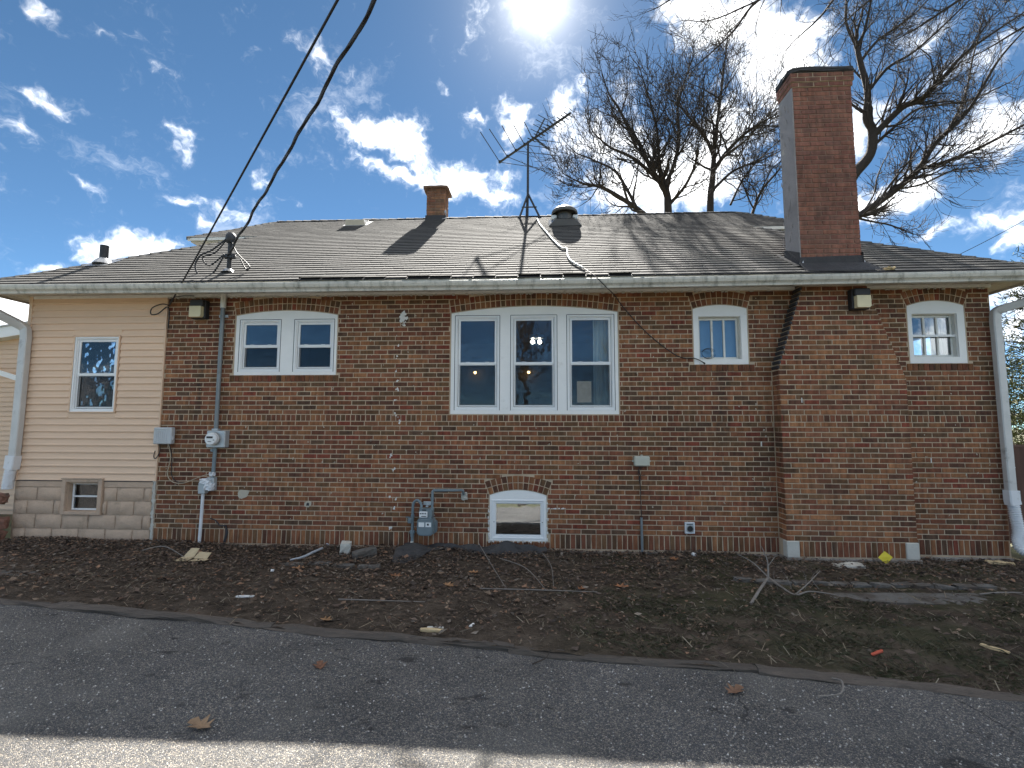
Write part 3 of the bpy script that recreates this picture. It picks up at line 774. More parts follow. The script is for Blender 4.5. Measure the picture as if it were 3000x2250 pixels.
# ------------------------------------------------------------------ roof
MS = .66                                      # slope
EY, EZ = -.42, 3.69                           # front eave
RY = 3.65; RZ = EZ+MS*(RY-EY)
XE0, XE1 = -8.20, 6.60                        # eave corners
UY = EY+25*.127/math.sqrt(1+MS*MS); UZ = EZ+MS*(UY-EY)                 # line where the upper roof steps out over the lower hips
cosr = 1/math.sqrt(1+MS*MS); LEN = (RY-EY)/cosr
def RP(x, s, n=0.0):
    """point on the front slope: s metres up the slope, n above it"""
    return np.array([x, EY+s*cosr-n*MS*cosr, EZ+s*MS*cosr+n*cosr])
SU = (UY-EY)/cosr
def lower_lim(s): d = s*cosr; return XE0+d, XE1-d
UX0, UX1, RX0, RX1 = -7.08, 5.30, -6.0, 4.30
def upper_lim(s): t = (s-SU)/(LEN-SU); return UX0+(RX0-UX0)*t, UX1+(RX1-UX1)*t
mb = MB()
def quadface(mb, pts, th=.02):
    pts = [np.array(p) for p in pts]; n = np.cross(pts[1]-pts[0], pts[2]-pts[0]); n = n/np.linalg.norm(n); n = n if n[2] > 0 else -n
    k = len(pts); vs = [p-n*.004 for p in pts]+[p-n*(th+.004) for p in pts]
    mb.add(vs, [tuple(range(k)), tuple(range(2*k-1, k-1, -1))]+[(i, i+k, (i+1) % k+k, (i+1) % k) for i in range(k)])
BYK = 2*RY-EY
l0, l1 = lower_lim(SU)
quadface(mb, [RP(XE0, 0), RP(XE1, 0), RP(l1, SU), RP(l0, SU)])
quadface(mb, [RP(UX0, SU), RP(UX1, SU), RP(RX1, LEN), RP(RX0, LEN)])
mir = lambda p: np.array([p[0], 2*RY-p[1], p[2]])
quadface(mb, [mir(RP(XE0, 0)), mir(RP(XE1, 0)), mir(RP(l1, SU)), mir(RP(l0, SU))])
quadface(mb, [mir(RP(UX0, SU)), mir(RP(UX1, SU)), mir(RP(RX1, LEN)), mir(RP(RX0, LEN))])
for e, l in ((XE0, l0), (XE1, l1)): quadface(mb, [RP(e, 0), RP(l, SU), mir(RP(l, SU)), mir(RP(e, 0))])
for e, l in ((UX0, RX0), (UX1, RX1)): quadface(mb, [RP(e, SU), RP(l, LEN), mir(RP(e, SU))])
ROOF = mb.build('roof', MAT['roof_deck'], HOUSE)
# closing wall and white soffit under the stepped-out upper roof
mb = MB()
for a, b in ((UX0+.05, l0+.35), (l1-.35, UX1-.05)): mb.box(a, b, UY+.05, 2*RY-UY-.05, UZ-.075, UZ-.03)
mb.build('upper_soffit', MAT['trim_old'], HOUSE)
mb = MB()
for a, b in ((UX0+.75, l0+.5), (l1-.5, UX1-.75)): mb.box(a, b, UY+.3, 2*RY-UY-.3, UZ-1.0, UZ-.076)
mb.build('gable_wall', MAT['siding'], HOUSE)
tabs = []          # (corners..., colour)
SH = [(.108, .103, .096), (.103, .098, .092), (.113, .108, .10), (.10, .096, .09), (.106, .101, .094), (.118, .112, .104)]
EXP = .127; TAB = .305
def add_rows(s0, s1, lim, start=0):
    s = s0; r = start
    while s < s1-.02:
        e = min(s+EXP, s1); a, b = lim(s+.02); a2, b2 = lim(e)
        off = (TAB/2 if r % 2 else 0)+rng.normal(0, .02); k = math.floor((a-off)/TAB)
        rowc = rng.uniform(.96, 1.04)
        while True:
            x0 = off+k*TAB; x1 = x0+TAB; k += 1
            if x0 > b: break
            if x1 < a: continue
            xa = max(x0, a); xb = min(x1, b)
            if xb-xa < .015: continue
            tabs.append((xa+.0025, xb-.0025, s, e+.02, max(xa, a2), min(xb, b2), tuple(np.array(SH[rng.integers(0, len(SH))])*rowc*rng.uniform(.95, 1.05)), r))
        s += EXP; r += 1
    return r
nr = add_rows(0.0, SU, lower_lim)
add_rows(SU, LEN, upper_lim, nr)
def tab_geo(t):
    xa, xb, s0, s1, ua, ub, c, r = t
    th = .0155+rng.uniform(-.0005, .0007); lift = 0
    if r == 0 and -3.6 < xa < 1.0: lift = rng.uniform(0, .025)
    la = lift+rng.normal(0, .0004); lb = lift+rng.normal(0, .0004); ds = rng.normal(0, .0015)
    ua2 = max(ua, xa); ub2 = min(ub, xb)
    if ub2-ua2 < .004: ub2 = ua2+.004
    T = [RP(xa, s0+ds, th+la), RP(xb, s0+ds, th+lb), RP(ub2, s1, .0025), RP(ua2, s1, .0025)]
    B = [RP(xa, s0+ds, .001+la*.9), RP(xb, s0+ds, .001+lb*.9), RP(ub2, s1, -.001), RP(ua2, s1, -.001)]
    return T+B, [(0, 1, 2, 3), (4, 7, 6, 5), (0, 4, 5, 1), (1, 5, 6, 2), (2, 6, 7, 3), (3, 7, 4, 0)]
EDGEC = (.022, .021, .021)          # asphalt core at the cut edges, darkened to paint the courses' shadow lines
def emit_tabs(nmax):
    def px(p):
        d = p-CAM; w = d@fw; return np.array([1500+F_PX*(d@rt)/w, 1125-F_PX*(d@up)/w])
    A = []
    for t in tabs:
        p = [px(RP(t[0], t[2])), px(RP(t[1], t[2])), px(RP(t[1], t[3])), px(RP(t[0], t[3]))]
        a = .5*abs(sum(p[i][0]*p[(i+1) % 4][1]-p[(i+1) % 4][0]*p[i][1] for i in range(4)))
        if min(q[0] for q in p) < 0 or max(q[0] for q in p) > 3000 or t[2] < .05 or (3.2 < t[0] < 4.5 and t[2] < .85): a = 0
        A.append(a)
    big = set(np.argsort(-np.array(A))[:nmax].tolist()); V = []; Fq = []; C = []; nb = 0; pool = {}
    for i, t in enumerate(tabs):
        vs, fs = tab_geo(t)
        if i in big and t[1]-t[0] > TAB-.006:
            org = RP((t[0]+t[1])/2, t[2]); key = int(rng.integers(0, 28))
            if key not in pool:
                me = bpy.data.meshes.new('shingle'); me.from_pydata([tuple(v-org) for v in vs], [], fs)
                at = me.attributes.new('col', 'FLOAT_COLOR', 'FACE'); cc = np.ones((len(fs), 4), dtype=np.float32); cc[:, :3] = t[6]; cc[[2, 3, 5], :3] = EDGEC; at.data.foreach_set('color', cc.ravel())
                me.materials.append(MAT['shingle']); me.update(); pool[key] = me
            mesh_obj('shingle', pool[key], ROOF, org)
        else:
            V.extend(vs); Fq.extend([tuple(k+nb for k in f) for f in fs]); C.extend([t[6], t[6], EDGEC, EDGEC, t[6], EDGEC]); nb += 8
    o = mesh_obj('shingles', bake_mesh('shingles', np.array(V), np.array(Fq), np.array(C), MAT['shingle']), ROOF); o['kind'] = 'stuff'
emit_tabs(240)
# back and end slopes: long courses
mb = MB()
def slope_rows(P0, P1, Q1, Q0, n):
    P0, P1, Q1, Q0 = [np.array(p) for p in (P0, P1, Q1, Q0)]
    nn = np.cross(P1-P0, Q0-P0); nn /= np.linalg.norm(nn); nn = nn if nn[2] > 0 else -nn
    for i in range(n):
        a, b = i/n, min(1, (i+1.1)/n)
        A0 = P0+(Q0-P0)*a; A1 = P1+(Q1-P1)*a; B1 = P1+(Q1-P1)*b; B0 = P0+(Q0-P0)*b
        mb.add([A0+nn*.011, A1+nn*.011, B1+nn*.002, B0+nn*.002, A0, A1], [(0, 1, 2, 3), (0, 4, 5, 1)], SH[i % len(SH)])
slope_rows(mir(RP(XE0, 0)), mir(RP(XE1, 0)), mir(RP(l1, SU)), mir(RP(l0, SU)), 24)
slope_rows(mir(RP(UX0, SU)), mir(RP(UX1, SU)), mir(RP(RX1, LEN)), mir(RP(RX0, LEN)), 14)
for e, l in ((XE0, l0), (XE1, l1)): slope_rows(RP(e, 0), mir(RP(e, 0)), mir(RP(l, SU)), RP(l, SU), 24)
for e, l in ((UX0, RX0), (UX1, RX1)): slope_rows(RP(e, SU), mir(RP(e, SU)), RP(l, LEN), RP(l, LEN), 14)
o = mb.build('shingle_courses', MAT['shingle'], ROOF); o['kind'] = 'stuff'
# hip and ridge caps, one shingle at a time
def caps(p0, p1, step=.16, w=.15, drop=.07):
    p0, p1 = np.array(p0), np.array(p1); d = p1-p0; L = np.linalg.norm(d); d /= L
    side = np.cross(d, (0, 0, 1)); side /= np.linalg.norm(side); upn = np.cross(side, d)
    n = int(L/step)
    for i in range(n):
        a = p0+d*(i*step); b = p0+d*(i*step+step*1.35); h = .022
        m_ = MB(); jt_ = rng.normal(0, .004, 6)
        vs = [a+side*w*.5-upn*drop*.5+upn*(h-.012), a+upn*h, a-side*w*.5-upn*drop*.5+upn*(h-.012), b+side*w*.5-upn*drop*.5+upn*.002, b+upn*.008, b-side*w*.5-upn*drop*.5+upn*.002]
        vs = [v+upn*j for v, j in zip(vs, jt_)]; lo = [v-upn*.012 for v in vs[:3]]
        m_.add(vs+lo, [(0, 1, 4, 3), (1, 2, 5, 4), (0, 6, 7, 1), (1, 7, 8, 2)], tuple(np.array(SH[rng.integers(0, 5)])*rng.uniform(.7, 1.0)))
        m_.build('ridge_cap', MAT['shingle'], ROOF)
caps(RP(XE0, 0, .006), RP(l0, SU, .006)); caps(RP(XE1, 0, .006), RP(l1, SU, .006))
caps(RP(UX0, SU, .006), RP(RX0, LEN, .006)); caps(RP(UX1, SU, .006), RP(RX1, LEN, .006))
caps(RP(RX0, LEN, .004), RP(RX1, LEN, .004), .2, .2, .09)
# front edge of the upper roof
mb = MB(); mb.box(UX0+.02, l0+.02, UY-.005, UY+.02, UZ-.06, UZ-.002); mb.box(l1-.02, UX1-.02, UY-.005, UY+.02, UZ-.06, UZ-.002); mb.build('upper_fascia', MAT['trim_old'], HOUSE)
# ---- eaves: soffit, frieze, fascia, gutter
def gz_(x): return -.034*math.cos((x+.6)/7.4*math.pi/2)          # old gutter sags in the middle
SOF = 3.625
mb = MB(); mb.box(XE0+.05, XE1-.05, -.40, -.006, SOF, SOF+.012)
for k in range(int((XE1-XE0)/.105)):
    x = XE0+.1+k*.105; mb.box(x, x+.012, -.40, -.006, SOF-.006, SOF-.0005)
mb.box(XE1-.40, XE1-.05, -.005, 7.6, SOF, SOF+.012); mb.box(XE0+.05, XE0+.40, -.005, 7.6, SOF, SOF+.012)
for k in range(60):
    y = .02+k*.125; mb.box(XE1-.40, XE1-.05, y, y+.012, SOF-.006, SOF-.0005); mb.box(XE0+.05, XE0+.40, y, y+.012, SOF-.006, SOF-.0005)
mb.box(XE0+.02, XE1-.02, 7.31, 7.72, SOF, SOF+.012)
mb.build('soffit', MAT['soffit'], HOUSE)
mb = MB()
mb.bbox(XL-2.2, breast_x(3.6)[0]-.01, -.022, .01, ZTOP+.008, SOF-.001, .004); mb.bbox(breast_x(3.6)[1]+.01, XR+.02, -.022, .01, ZTOP+.008, SOF-.001, .004); mb.bbox(breast_x(3.6)[0]-.02, breast_x(3.6)[1]+.02, BY-.02, BY+.01, ZTOP+.03, SOF-.001, .004)
mb.build('frieze_board', MAT['trim_old'], HOUSE)
mb = MB(); mb.box(XE0+.02, XE1-.02, -.425, -.401, SOF-.03, EZ-.015); mb.box(XE1-.06, XE1-.03, -.40, 7.7, SOF-.03, EZ-.02); mb.box(XE0+.03, XE0+.06, -.40, 7.7, SOF-.03, EZ-.02); mb.box(XE0+.02, XE1-.02, 7.70, 7.72, SOF-.03, EZ-.02)
mb.build('fascia', MAT['gutter'], HOUSE)
GUT = MB()
prof = [(-.428, .118), (-.428, 0.0), (-.50, 0.0), (-.506, .030), (-.535, .055), (-.545, .090), (-.545, .118), (-.533, .124), (-.533, .110), (-.530, .060), (-.497, .012), (-.436, .012), (-.436, .118)]
xs = np.linspace(XE0-.02, XE1+.02, 60); n = len(prof); vs = []; fs = []
for x in xs:
    for (y, z) in prof: vs.append((x, y, 3.53+z+gz_(x)))
for i in range(len(xs)-1):
    for j in range(n): fs.append((i*n+j, i*n+(j+1) % n, (i+1)*n+(j+1) % n, (i+1)*n+j))
fs += [tuple(range(n)), tuple(range((len(xs)-1)*n+n-1, (len(xs)-1)*n-1, -1))]
GUT.add(vs, fs); G_O = GUT.build('gutter', MAT['gutter'], HOUSE)
for x in (-5.3, -1.33, 1.65, 4.9):
    mb = MB(); z = 3.53+gz_(x)
    mb.add([(x, p[0]-.0025 if p[0] < -.5 else p[0], p[1]+z-.002) for p in prof[1:8]]+[(x+.035, p[0]-.0025 if p[0] < -.5 else p[0], p[1]+z-.002) for p in prof[1:8]], [(i, i+1, i+8, i+7) for i in range(6)]); mb.build('seam_band', MAT['gutter'], G_O)
for px_ in (560, 1185, 1378, 1880, 1968):                                     # gutter straps catching the sun
    p = AT(px_, 815, -.5); x = p[0]; z = 3.53+gz_(x)+.118
    mb = MB(); mb.add([(x-.02, -.548, z+.004), (x+.025, -.548, z+.004), (x+.03, -.40, z+.026), (x-.015, -.40, z+.026), (x-.02, -.548, z), (x+.025, -.548, z), (x+.03, -.40, z+.022), (x-.015, -.40, z+.022)], [(0, 1, 2, 3), (7, 6, 5, 4), (0, 4, 5, 1), (1, 5, 6, 2), (2, 6, 7, 3), (3, 7, 4, 0)]); mb.build('gutter_strap', MAT['galv'], G_O)
# dark drip edge / torn felt along the eave
mb = MB(); vs = []; N = 200; xs = np.linspace(XE0, XE1, N)
for x in xs:
    w = .05+.02*math.sin(x*9)+.03*(1 if -4.5 < x < 0 else 0)*abs(math.sin(x*2.3)); vs += [RP(x, -.035, .004), RP(x, w, .003)]
mb.add(vs, [(2*i, 2*i+2, 2*i+3, 2*i+1) for i in range(N-1)]); mb.build('roof_felt', MAT['tar'], ROOF)
# ---- downspouts
def rect_pipe(mb, pts, w, d, col=None):
    """rectangular section pipe along points (in the XZ plane mostly), w across X, d along Y"""
    pts = [np.array(p, float) for p in pts]; vs = []; n = len(pts)
    for i, p in enumerate(pts):
        t = pts[min(i+1, n-1)]-pts[max(i-1, 0)]; t /= np.linalg.norm(t)
        yv = np.array([0, 1.0, 0]); yv = yv-t*(yv@t); yv /= np.linalg.norm(yv); xv = np.cross(yv, t)
        c = .012
        for a, b in ((-w/2+c, -d/2), (w/2-c, -d/2), (w/2, -d/2+c), (w/2, d/2-c), (w/2-c, d/2), (-w/2+c, d/2), (-w/2, d/2-c), (-w/2, -d/2+c)):
            vs.append(p+xv*a+yv*b)
    fs = [(i*8+j, i*8+(j+1) % 8, (i+1)*8+(j+1) % 8, (i+1)*8+j) for i in range(n-1) for j in range(8)]+[tuple(range(7, -1, -1)), tuple(range((n-1)*8, n*8))]
    mb.add(vs, fs, col)
def corrugated(mb, pts, r, amp=.007, pitch=.022, k=14):
    from itertools import accumulate
    P = [Vector(tuple(map(float, p))) for p in pts]; dense = []; 
    L = [0]+list(accumulate((P[i+1]-P[i]).length for i in range(len(P)-1))); T = L[-1]; s = 0; rs = []
    while s <= T:
        i = max(j for j in range(len(L)-1) if L[j] <= s+1e-9); t = (s-L[i])/(L[i+1]-L[i]); dense.append(P[i].lerp(P[i+1], t)); rs.append(r+amp*math.cos(2*math.pi*s/pitch)); s += pitch/4
    mb.tube(dense, rs, k)
def smooth_path(pts, n=8):
    P = [np.array(p, float) for p in pts]; out = []
    for i in range(len(P)-1):
        p0 = P[max(i-1, 0)]; p1 = P[i]; p2 = P[i+1]; p3 = P[min(i+2, len(P)-1)]
        for t in np.linspace(0, 1, n, endpoint=False):
            out.append(.5*((2*p1)+(-p0+p2)*t+(2*p0-5*p1+4*p2-p3)*t*t+(-p0+3*p1-3*p2+p3)*t**3))
    out.append(P[-1]); return out
# right
mb = MB(); path = smooth_path([(6.50, -.47, 3.50), (6.50, -.45, 3.40), (6.36, -.28, 3.31), (6.16, -.10, 3.24), (6.125, -.075, 3.14), (6.125, -.075, 2.9)], 6)+[(6.125, -.075, 1.8), (6.13, -.075, .80)]
rect_pipe(mb, path, .105, .085); DS = mb.build('downspout', MAT['downspout'], HOUSE)
mb = MB()
for z in (2.05, 1.15): rect_pipe(mb, [(6.127, -.075, z), (6.127, -.075, z+.012)], .111, .091)
mb.build('seam', MAT['downspout'], DS)
mb = MB(); rect_pipe(mb, [(6.13, -.08, .86), (6.13, -.08, .74), (6.14, -.08, .68)], .135, .115); mb.build('adaptor', MAT['white_plastic'], DS)
mb = MB(); corrugated(mb, smooth_path([(6.14, -.08, .70), (6.15, -.085, .55), (6.165, -.09, .35), (6.13, -.11, .22), (6.12, -.16, .13), (6.20, -.27, .06), (6.40, -.42, .03), (6.8, -.6, .02)], 8), .058); mb.build('flexible_pipe', MAT['white_plastic'], DS, smooth=True)
# left
mb = MB(); path = smooth_path([(-7.93, -.47, 3.50), (-7.93, -.45, 3.38), (-7.85, -.30, 3.27), (-7.72, -.10, 3.14), (-7.685, -.075, 3.04), (-7.68, -.075, 2.85)], 6)+[(-7.68, -.075, 1.7), (-7.685, -.075, 1.20)]
rect_pipe(mb, path, .115, .095); DSL = mb.build('downspout', MAT['downspout'], HOUSE)
mb = MB()
for z in (2.98, 2.63, 1.33): rect_pipe(mb, [(-7.682, -.075, z), (-7.682, -.075, z+.014)], .122, .102)
mb.build('seam', MAT['downspout'], DSL)
mb = MB(); rect_pipe(mb, [(-7.69, -.08, 1.22), (-7.70, -.08, 1.08), (-7.71, -.08, 1.03)], .145, .125); mb.build('adaptor', MAT['white_plastic'], DSL)
mb = MB(); corrugated(mb, smooth_path([(-7.71, -.08, 1.05), (-7.725, -.085, .9), (-7.735, -.085, .74)], 8), .064); mb.build('flexible_pipe', MAT['white_plastic'], DSL, smooth=True)
# ---- flashing round the big chimney
mb = MB()
yb = CY0; sb = (yb-EY)/cosr
mb.add([RP(3.50, .03, .018), RP(4.50, .03, .018), RP(4.42, sb-.005, .06), RP(3.52, sb-.005, .06)], [(0, 1, 2, 3)])
mb.add([(3.545, CY0-.014, EZ+MS*(CY0-EY)-.02), (4.395, CY0-.014, EZ+MS*(CY0-EY)-.02), (4.385, CY0-.008, 3.99), (3.555, CY0-.010, 3.97)], [(0, 1, 2, 3)])
zz = lambda y: EZ+MS*(y-EY)
for x, s in ((CX0-.022, -1), (CX1+.008, 1)):
    mb.add([(x, CY0-.02, zz(CY0)-.02), (x, CY1+.02, zz(CY1)-.02), (x, CY1+.02, zz(CY1)+.14), (x, .0, zz(0)+.17), (x, CY0-.02, zz(CY0)+.20)], [(0, 1, 2, 3, 4)])
    mb.add([RP(x-.001, sb, .02), RP(x+s*.06, sb, .016), RP(x+s*.06, sb+.6, .016), RP(x-.001, sb+.6, .02)], [(0, 1, 2, 3)])
mb.build('flashing', MAT['tar'], CH)
mb = MB(); mb.add([(CX0-.03, CY0-.03, zz(CY0)), (CX0+.03, CY0-.022, zz(CY0)-.005), (CX0+.02, CY0-.018, zz(CY0)+.09)], [(0, 1, 2)]); mb.add([(CX1+.015, CY0-.022, zz(CY0)+.02), (CX1+.07, CY0-.012, zz(CY0)+.0), (CX1+.02, CY0-.01, zz(CY0)+.09)], [(0, 1, 2)]); mb.build('bent_flashing', MAT['flash_metal'], CH)
# ---- small chimney astride the ridge
sx0 = AT(1251, 600, RY-.15)[0]; sx1 = AT(1305, 600, RY-.15)[0]
sm = []; bricks = sm; z = RZ-.25; i = 0; y0, y1 = RY-.2, RY+.2
mb = MB(); mb.box(sx0+.008, sx1-.008, y0+.008, y1-.008, RZ-.4, RZ+.60); SC2 = mb.build('ridge_chimney', MAT['chimney_mortar'], HOUSE)
while z < RZ+.56:
    if i % 2 == 0: fill_course(z, z+H, sx0, sx1, sx0, frame_front(y0), [])
    else: fill_course(z, z+H, sx0, sx1, sx0+BL/2, frame_front(y0), [])
    for fr, us in ((FRs(sx1), (y0, RY, y1)), (FLs(sx0), (-y1, -RY, -y0))):
        for s, e in zip(us[:-1], us[1:]): bricks.append(([(s+.005, z+.005), (e-.005, z+.005), (e-.005, z+H-.005), (s+.005, z+H-.005)], fr, bcol()))
    z += H; i += 1
sm = [(q, fr, tuple(np.array(c)*.75+np.array([.09, .055, .035]))) for q, fr, c in bricks]
emit_bricks(sm, SC2, MAT['brick'], 0)
mb = MB(); rough_box(mb, ((sx0+sx1)/2, RY, RZ+.62), (sx1-sx0+.16, .58, .05), jit=.006, n=3, seed=9); mb.build('cap_slab', MAT['chimney_mortar'], SC2)
mb = MB(); mb.box(sx0-.02, sx1+.02, y0-.012, y1+.012, RZ-.25, RZ-.02); mb.build('flashing', MAT['tar'], SC2)
mb = MB(); mb.add([(sx1-.06, y0-.016, RZ-.12), (sx1+.04, y0-.02, RZ-.10), (sx1+.02, y0+.05, RZ+.09), (sx1+.003, y0-.003, RZ+.10)], [(0, 1, 2, 3)]); mb.build('bent_flashing', MAT['flash_metal'], SC2)
# ------------------------------------------------------------------ windows
def ring_box(mb, x0, x1, z0, z1, w, y0, y1, b=.004, wl=None, wr=None, wt=None, wb=None):
    wl = w if wl is None else wl; wr = w if wr is None else wr; wt = w if wt is None else wt; wb = w if wb is None else wb
    mb.bbox(x0, x0+wl, y0, y1, z0, z1, b); mb.bbox(x1-wr, x1, y0, y1, z0, z1, b)
    mb.bbox(x0+wl-.001, x1-wr+.001, y0+.0015, y1, z1-wt, z1, b); mb.bbox(x0+wl-.001, x1-wr+.001, y0+.0015, y1, z0, z0+wb, b)
def head_panel(mb, arch, zlow, y0, y1):
    pts = arch.pts(25, dz=.006); pts = [(min(max(x, arch.xl+.006), arch.xr-.006), z) for x, z in pts]
    poly = [(arch.xl+.006, zlow), (arch.xr-.006, zlow)]+pts[::-1]
    # strips so that the arch stays a clean surface
    n = len(pts)
    for i in range(n-1):
        (xa, za), (xb, zb_) = pts[i], pts[i+1]
        mb.add([(xa, y0, zlow), (xb, y0, zlow), (xb, y0, zb_), (xa, y0, za), (xa, y1, zlow), (xb, y1, zlow), (xb, y1, zb_), (xa, y1, za)], [(0, 1, 2, 3), (3, 2, 6, 7), (0, 4, 5, 1), (5, 4, 7, 6)])
def pane(x0, x1, z0, z1, y, parent, mat='glass', name='pane'):
    m = MB(); m.box(x0, x1, y, y+.004, z0, z1); return m.build(name, MAT[mat], parent)
def double_hung(root, x0, x1, z0, z1, y=.022, frac=.485, screen=True):
    """vinyl unit in an opening: frame, two sashes, panes, insect screen"""
    m = MB(); ring_box(m, x0, x1, z0, z1, .028, y-.012, y+.05, wb=.035); ring_box(m, x0+.026, x1-.026, z0+.03, z1-.026, .016, y+.004, y+.055); m.build('frame', MAT['vinyl'], root)
    m = MB(); m.box(x0-.004, x0+.004, y-.0135, y-.005, z0, z1); m.box(x1-.004, x1+.004, y-.0135, y-.005, z0, z1); m.box(x0, x1, y-.0135, y-.005, z1-.003, z1+.004); m.build('joint', MAT['caulk_gap'], root)
    a0, a1 = x0+.046, x1-.046; zb, zt = z0+.052, z1-.044; zm = zb+(zt-zb)*frac
    m = MB(); ring_box(m, a0, a1, zm-.012, zt, .030, y+.016, y+.040, wb=.034); m.build('sash', MAT['vinyl'], root)
    pane(a0+.03, a1-.03, zm+.02, zt-.03, y+.028, root)
    m = MB(); ring_box(m, a0, a1, zb, zm+.012, .028, y+.044, y+.064); m.build('sash', MAT['vinyl'], root)
    pane(a0+.028, a1-.028, zb+.03, zm-.016, y+.054, root)
    if screen:
        m = MB(); m.box(a0+.012, a1-.012, y+.030, y+.031, zb+.014, zm-.012); m.build('insect_screen', MAT['screen'], root)
        m = MB(); ring_box(m, a0+.004, a1-.004, zb+.004, zm-.008, .014, y+.022, y+.034, b=.002); m.build('screen_frame', MAT['vinyl'], root)
    m = MB()
    for f in (.25, .75): m.bbox(a0+(a1-a0)*f-.03, a0+(a1-a0)*f+.03, y+.010, y+.018, zm+.014, zm+.026, .003)
    m.build('latch', MAT['vinyl'], root)
def px_rect(l, t, r, b, y=.02):
    p = AT(l, (t+b)/2, y); q = AT(r, (t+b)/2, y); zt = AT((l+r)/2, t, y)[2]; zb = AT((l+r)/2, b, y)[2]; return p[0], q[0], zb, zt
def arched_unit(arch, units, yp=.012):
    m = MB(); z0 = units[0][2]; z1 = max(u[3] for u in units)
    head_panel(m, arch, z1, yp, .06)
    xs = [arch.xl+.006]+[v for u in units for v in (u[0], u[1])]+[arch.xr-.006]
    for i in range(0, len(xs), 2): m.box(xs[i], xs[i+1], yp, .06, arch.zb+.004, z1)
    for u in units: m.box(u[0], u[1], yp, .06, arch.zb+.004, u[2])
    root = m.build('window', MAT['trim'], HOUSE)
    for u in units: double_hung(root, *u[:4], y=yp+.012)
    return root
zb1, zt1 = 2.455, 3.232
u1 = [(-4.418, -3.790, zb1, zt1), (-3.590, -2.985, zb1, zt1)]
WIN1 = arched_unit(W1, u1)
zb2, zt2 = 1.895, 3.262
ux = [px_rect(1332.5, 923, 1464, 1202)[:2], px_rect(1495.8, 923, 1632.3, 1202)[:2], px_rect(1660.8, 923, 1800.5, 1202)[:2]]
WIN2 = arched_unit(W2, [(a, b, zb2, zt2) for a, b in ux])
# small casements with deep painted surrounds
def small_window(arch, inner, muntins, bar=None):
    m = MB(); x0, x1, z0, z1 = inner
    head_panel(m, arch, z1, .006, .055); m.box(arch.xl+.006, x0, .006, .055, arch.zb+.004, z1); m.box(x1, arch.xr-.006, .006, .055, arch.zb+.004, z1); m.box(x0, x1, .006, .055, arch.zb+.004, z0)
    root = m.build('window', MAT['trim'], HOUSE)
    m = MB(); ring_box(m, x0-.004, x1+.004, z0-.004, z1+.004, .012, .03, .105); m.build('frame', MAT['trim_old'], root)
    m = MB(); ring_box(m, x0+.010, x1-.010, z0+.010, z1-.010, .030, .085, .115); m.build('sash', MAT['trim_old'], root)
    n = muntins+1; a, b = x0+.04, x1-.04
    for k in range(1, n):
        m = MB(); xm = a+(b-a)*k/n; m.bbox(xm-.014, xm+.014, .080, .108, z0+.04, z1-.04, .004); m.build('muntin', MAT['trim_old'], root)
    rows = [(z0+.04, z1-.04)]
    if bar:
        m = MB(); m.bbox(x0+.001, x1-.001, .045, .070, bar-.017, bar+.017, .003); m.build('meeting_rail', MAT['vinyl'], root); rows = [(z0+.04, bar), (bar, z1-.04)]
    for k in range(n):
        for (c, d) in rows: pane(a+(b-a)*k/n, a+(b-a)*(k+1)/n, c, d, .094, root, 'glass_flat')
    return root
WIN3 = small_window(W3, (2.242, 2.822, 2.608, 3.216), 2)
WIN4 = small_window(W4, (5.112, 5.702, 2.625, 3.225), 2, 2.925)
# cellar window under its own arch
m = MB(); ux0, ux1, uz0, uz1 = -.655, .082, .122, .655
head_panel(m, W6, uz1, .008, .05); m.box(W6.xl+.006, ux0, .008, .05, .095, uz1); m.box(ux1, W6.xr-.006, .008, .05, .095, uz1); m.box(ux0, ux1, .008, .05, .095, uz0)
WIN6 = m.build('window', MAT['trim'], HOUSE)
m = MB(); ring_box(m, ux0, ux1, uz0, uz1, .022, .0, .055); ring_box(m, ux0+.020, ux1-.020, uz0+.02, uz1-.02, .030, .012, .06); m.build('frame', MAT['vinyl'], WIN6)
m = MB(); ring_box(m, ux0+.046, ux1-.046, uz0+.046, uz1-.046, .016, .024, .05); m.build('sash', MAT['vinyl'], WIN6)
m = MB(); a_ = math.tan(R(3.7)); zc_ = (uz0+uz1)/2
m.add([(x, .036+(z-zc_)*a_+d_, z) for d_ in (0, .004) for x, z in ((ux0+.058, uz0+.058), (ux1-.058, uz0+.058), (ux1-.058, uz1-.058), (ux0+.058, uz1-.058))], [(0, 1, 2, 3), (7, 6, 5, 4), (0, 4, 5, 1), (1, 5, 6, 2), (2, 6, 7, 3), (3, 7, 4, 0)]); m.build('pane', MAT['glass_cellar'], WIN6)
m = MB()
for s in (ux0+.034, ux1-.034): m.lathe([(.006, -.004), (.006, 0)], (s, .008, .35), 8, 'y')
m.build('screw', MAT['dark_metal'], WIN6)
# painted drips and old mortar smeared round the cellar window
m = MB()
for k in range(46):
    s = rng.integers(0, 3); w = rng.uniform(.004, .012); l = rng.uniform(.012, .05)
    if s == 0: x, z = -.694+rng.normal(0, .004), rng.uniform(.1, .62)
    elif s == 1: x, z = .118+rng.normal(0, .004), rng.uniform(.1, .62)
    else: x, z = rng.uniform(-.69, .12), .090
    m.bbox(x-w, x+w, -.008, .004, z-l*.5, z+l*.5, .003)
for k in range(9):
    x = .14+k*.028+rng.normal(0, .006); m.bbox(x-.012, x+.014, -.007, .003, .536+rng.normal(0, .004), .546+rng.normal(0, .003), .003)
m.build('paint_smears', MAT['white_stain'], WIN6, kind='stuff')

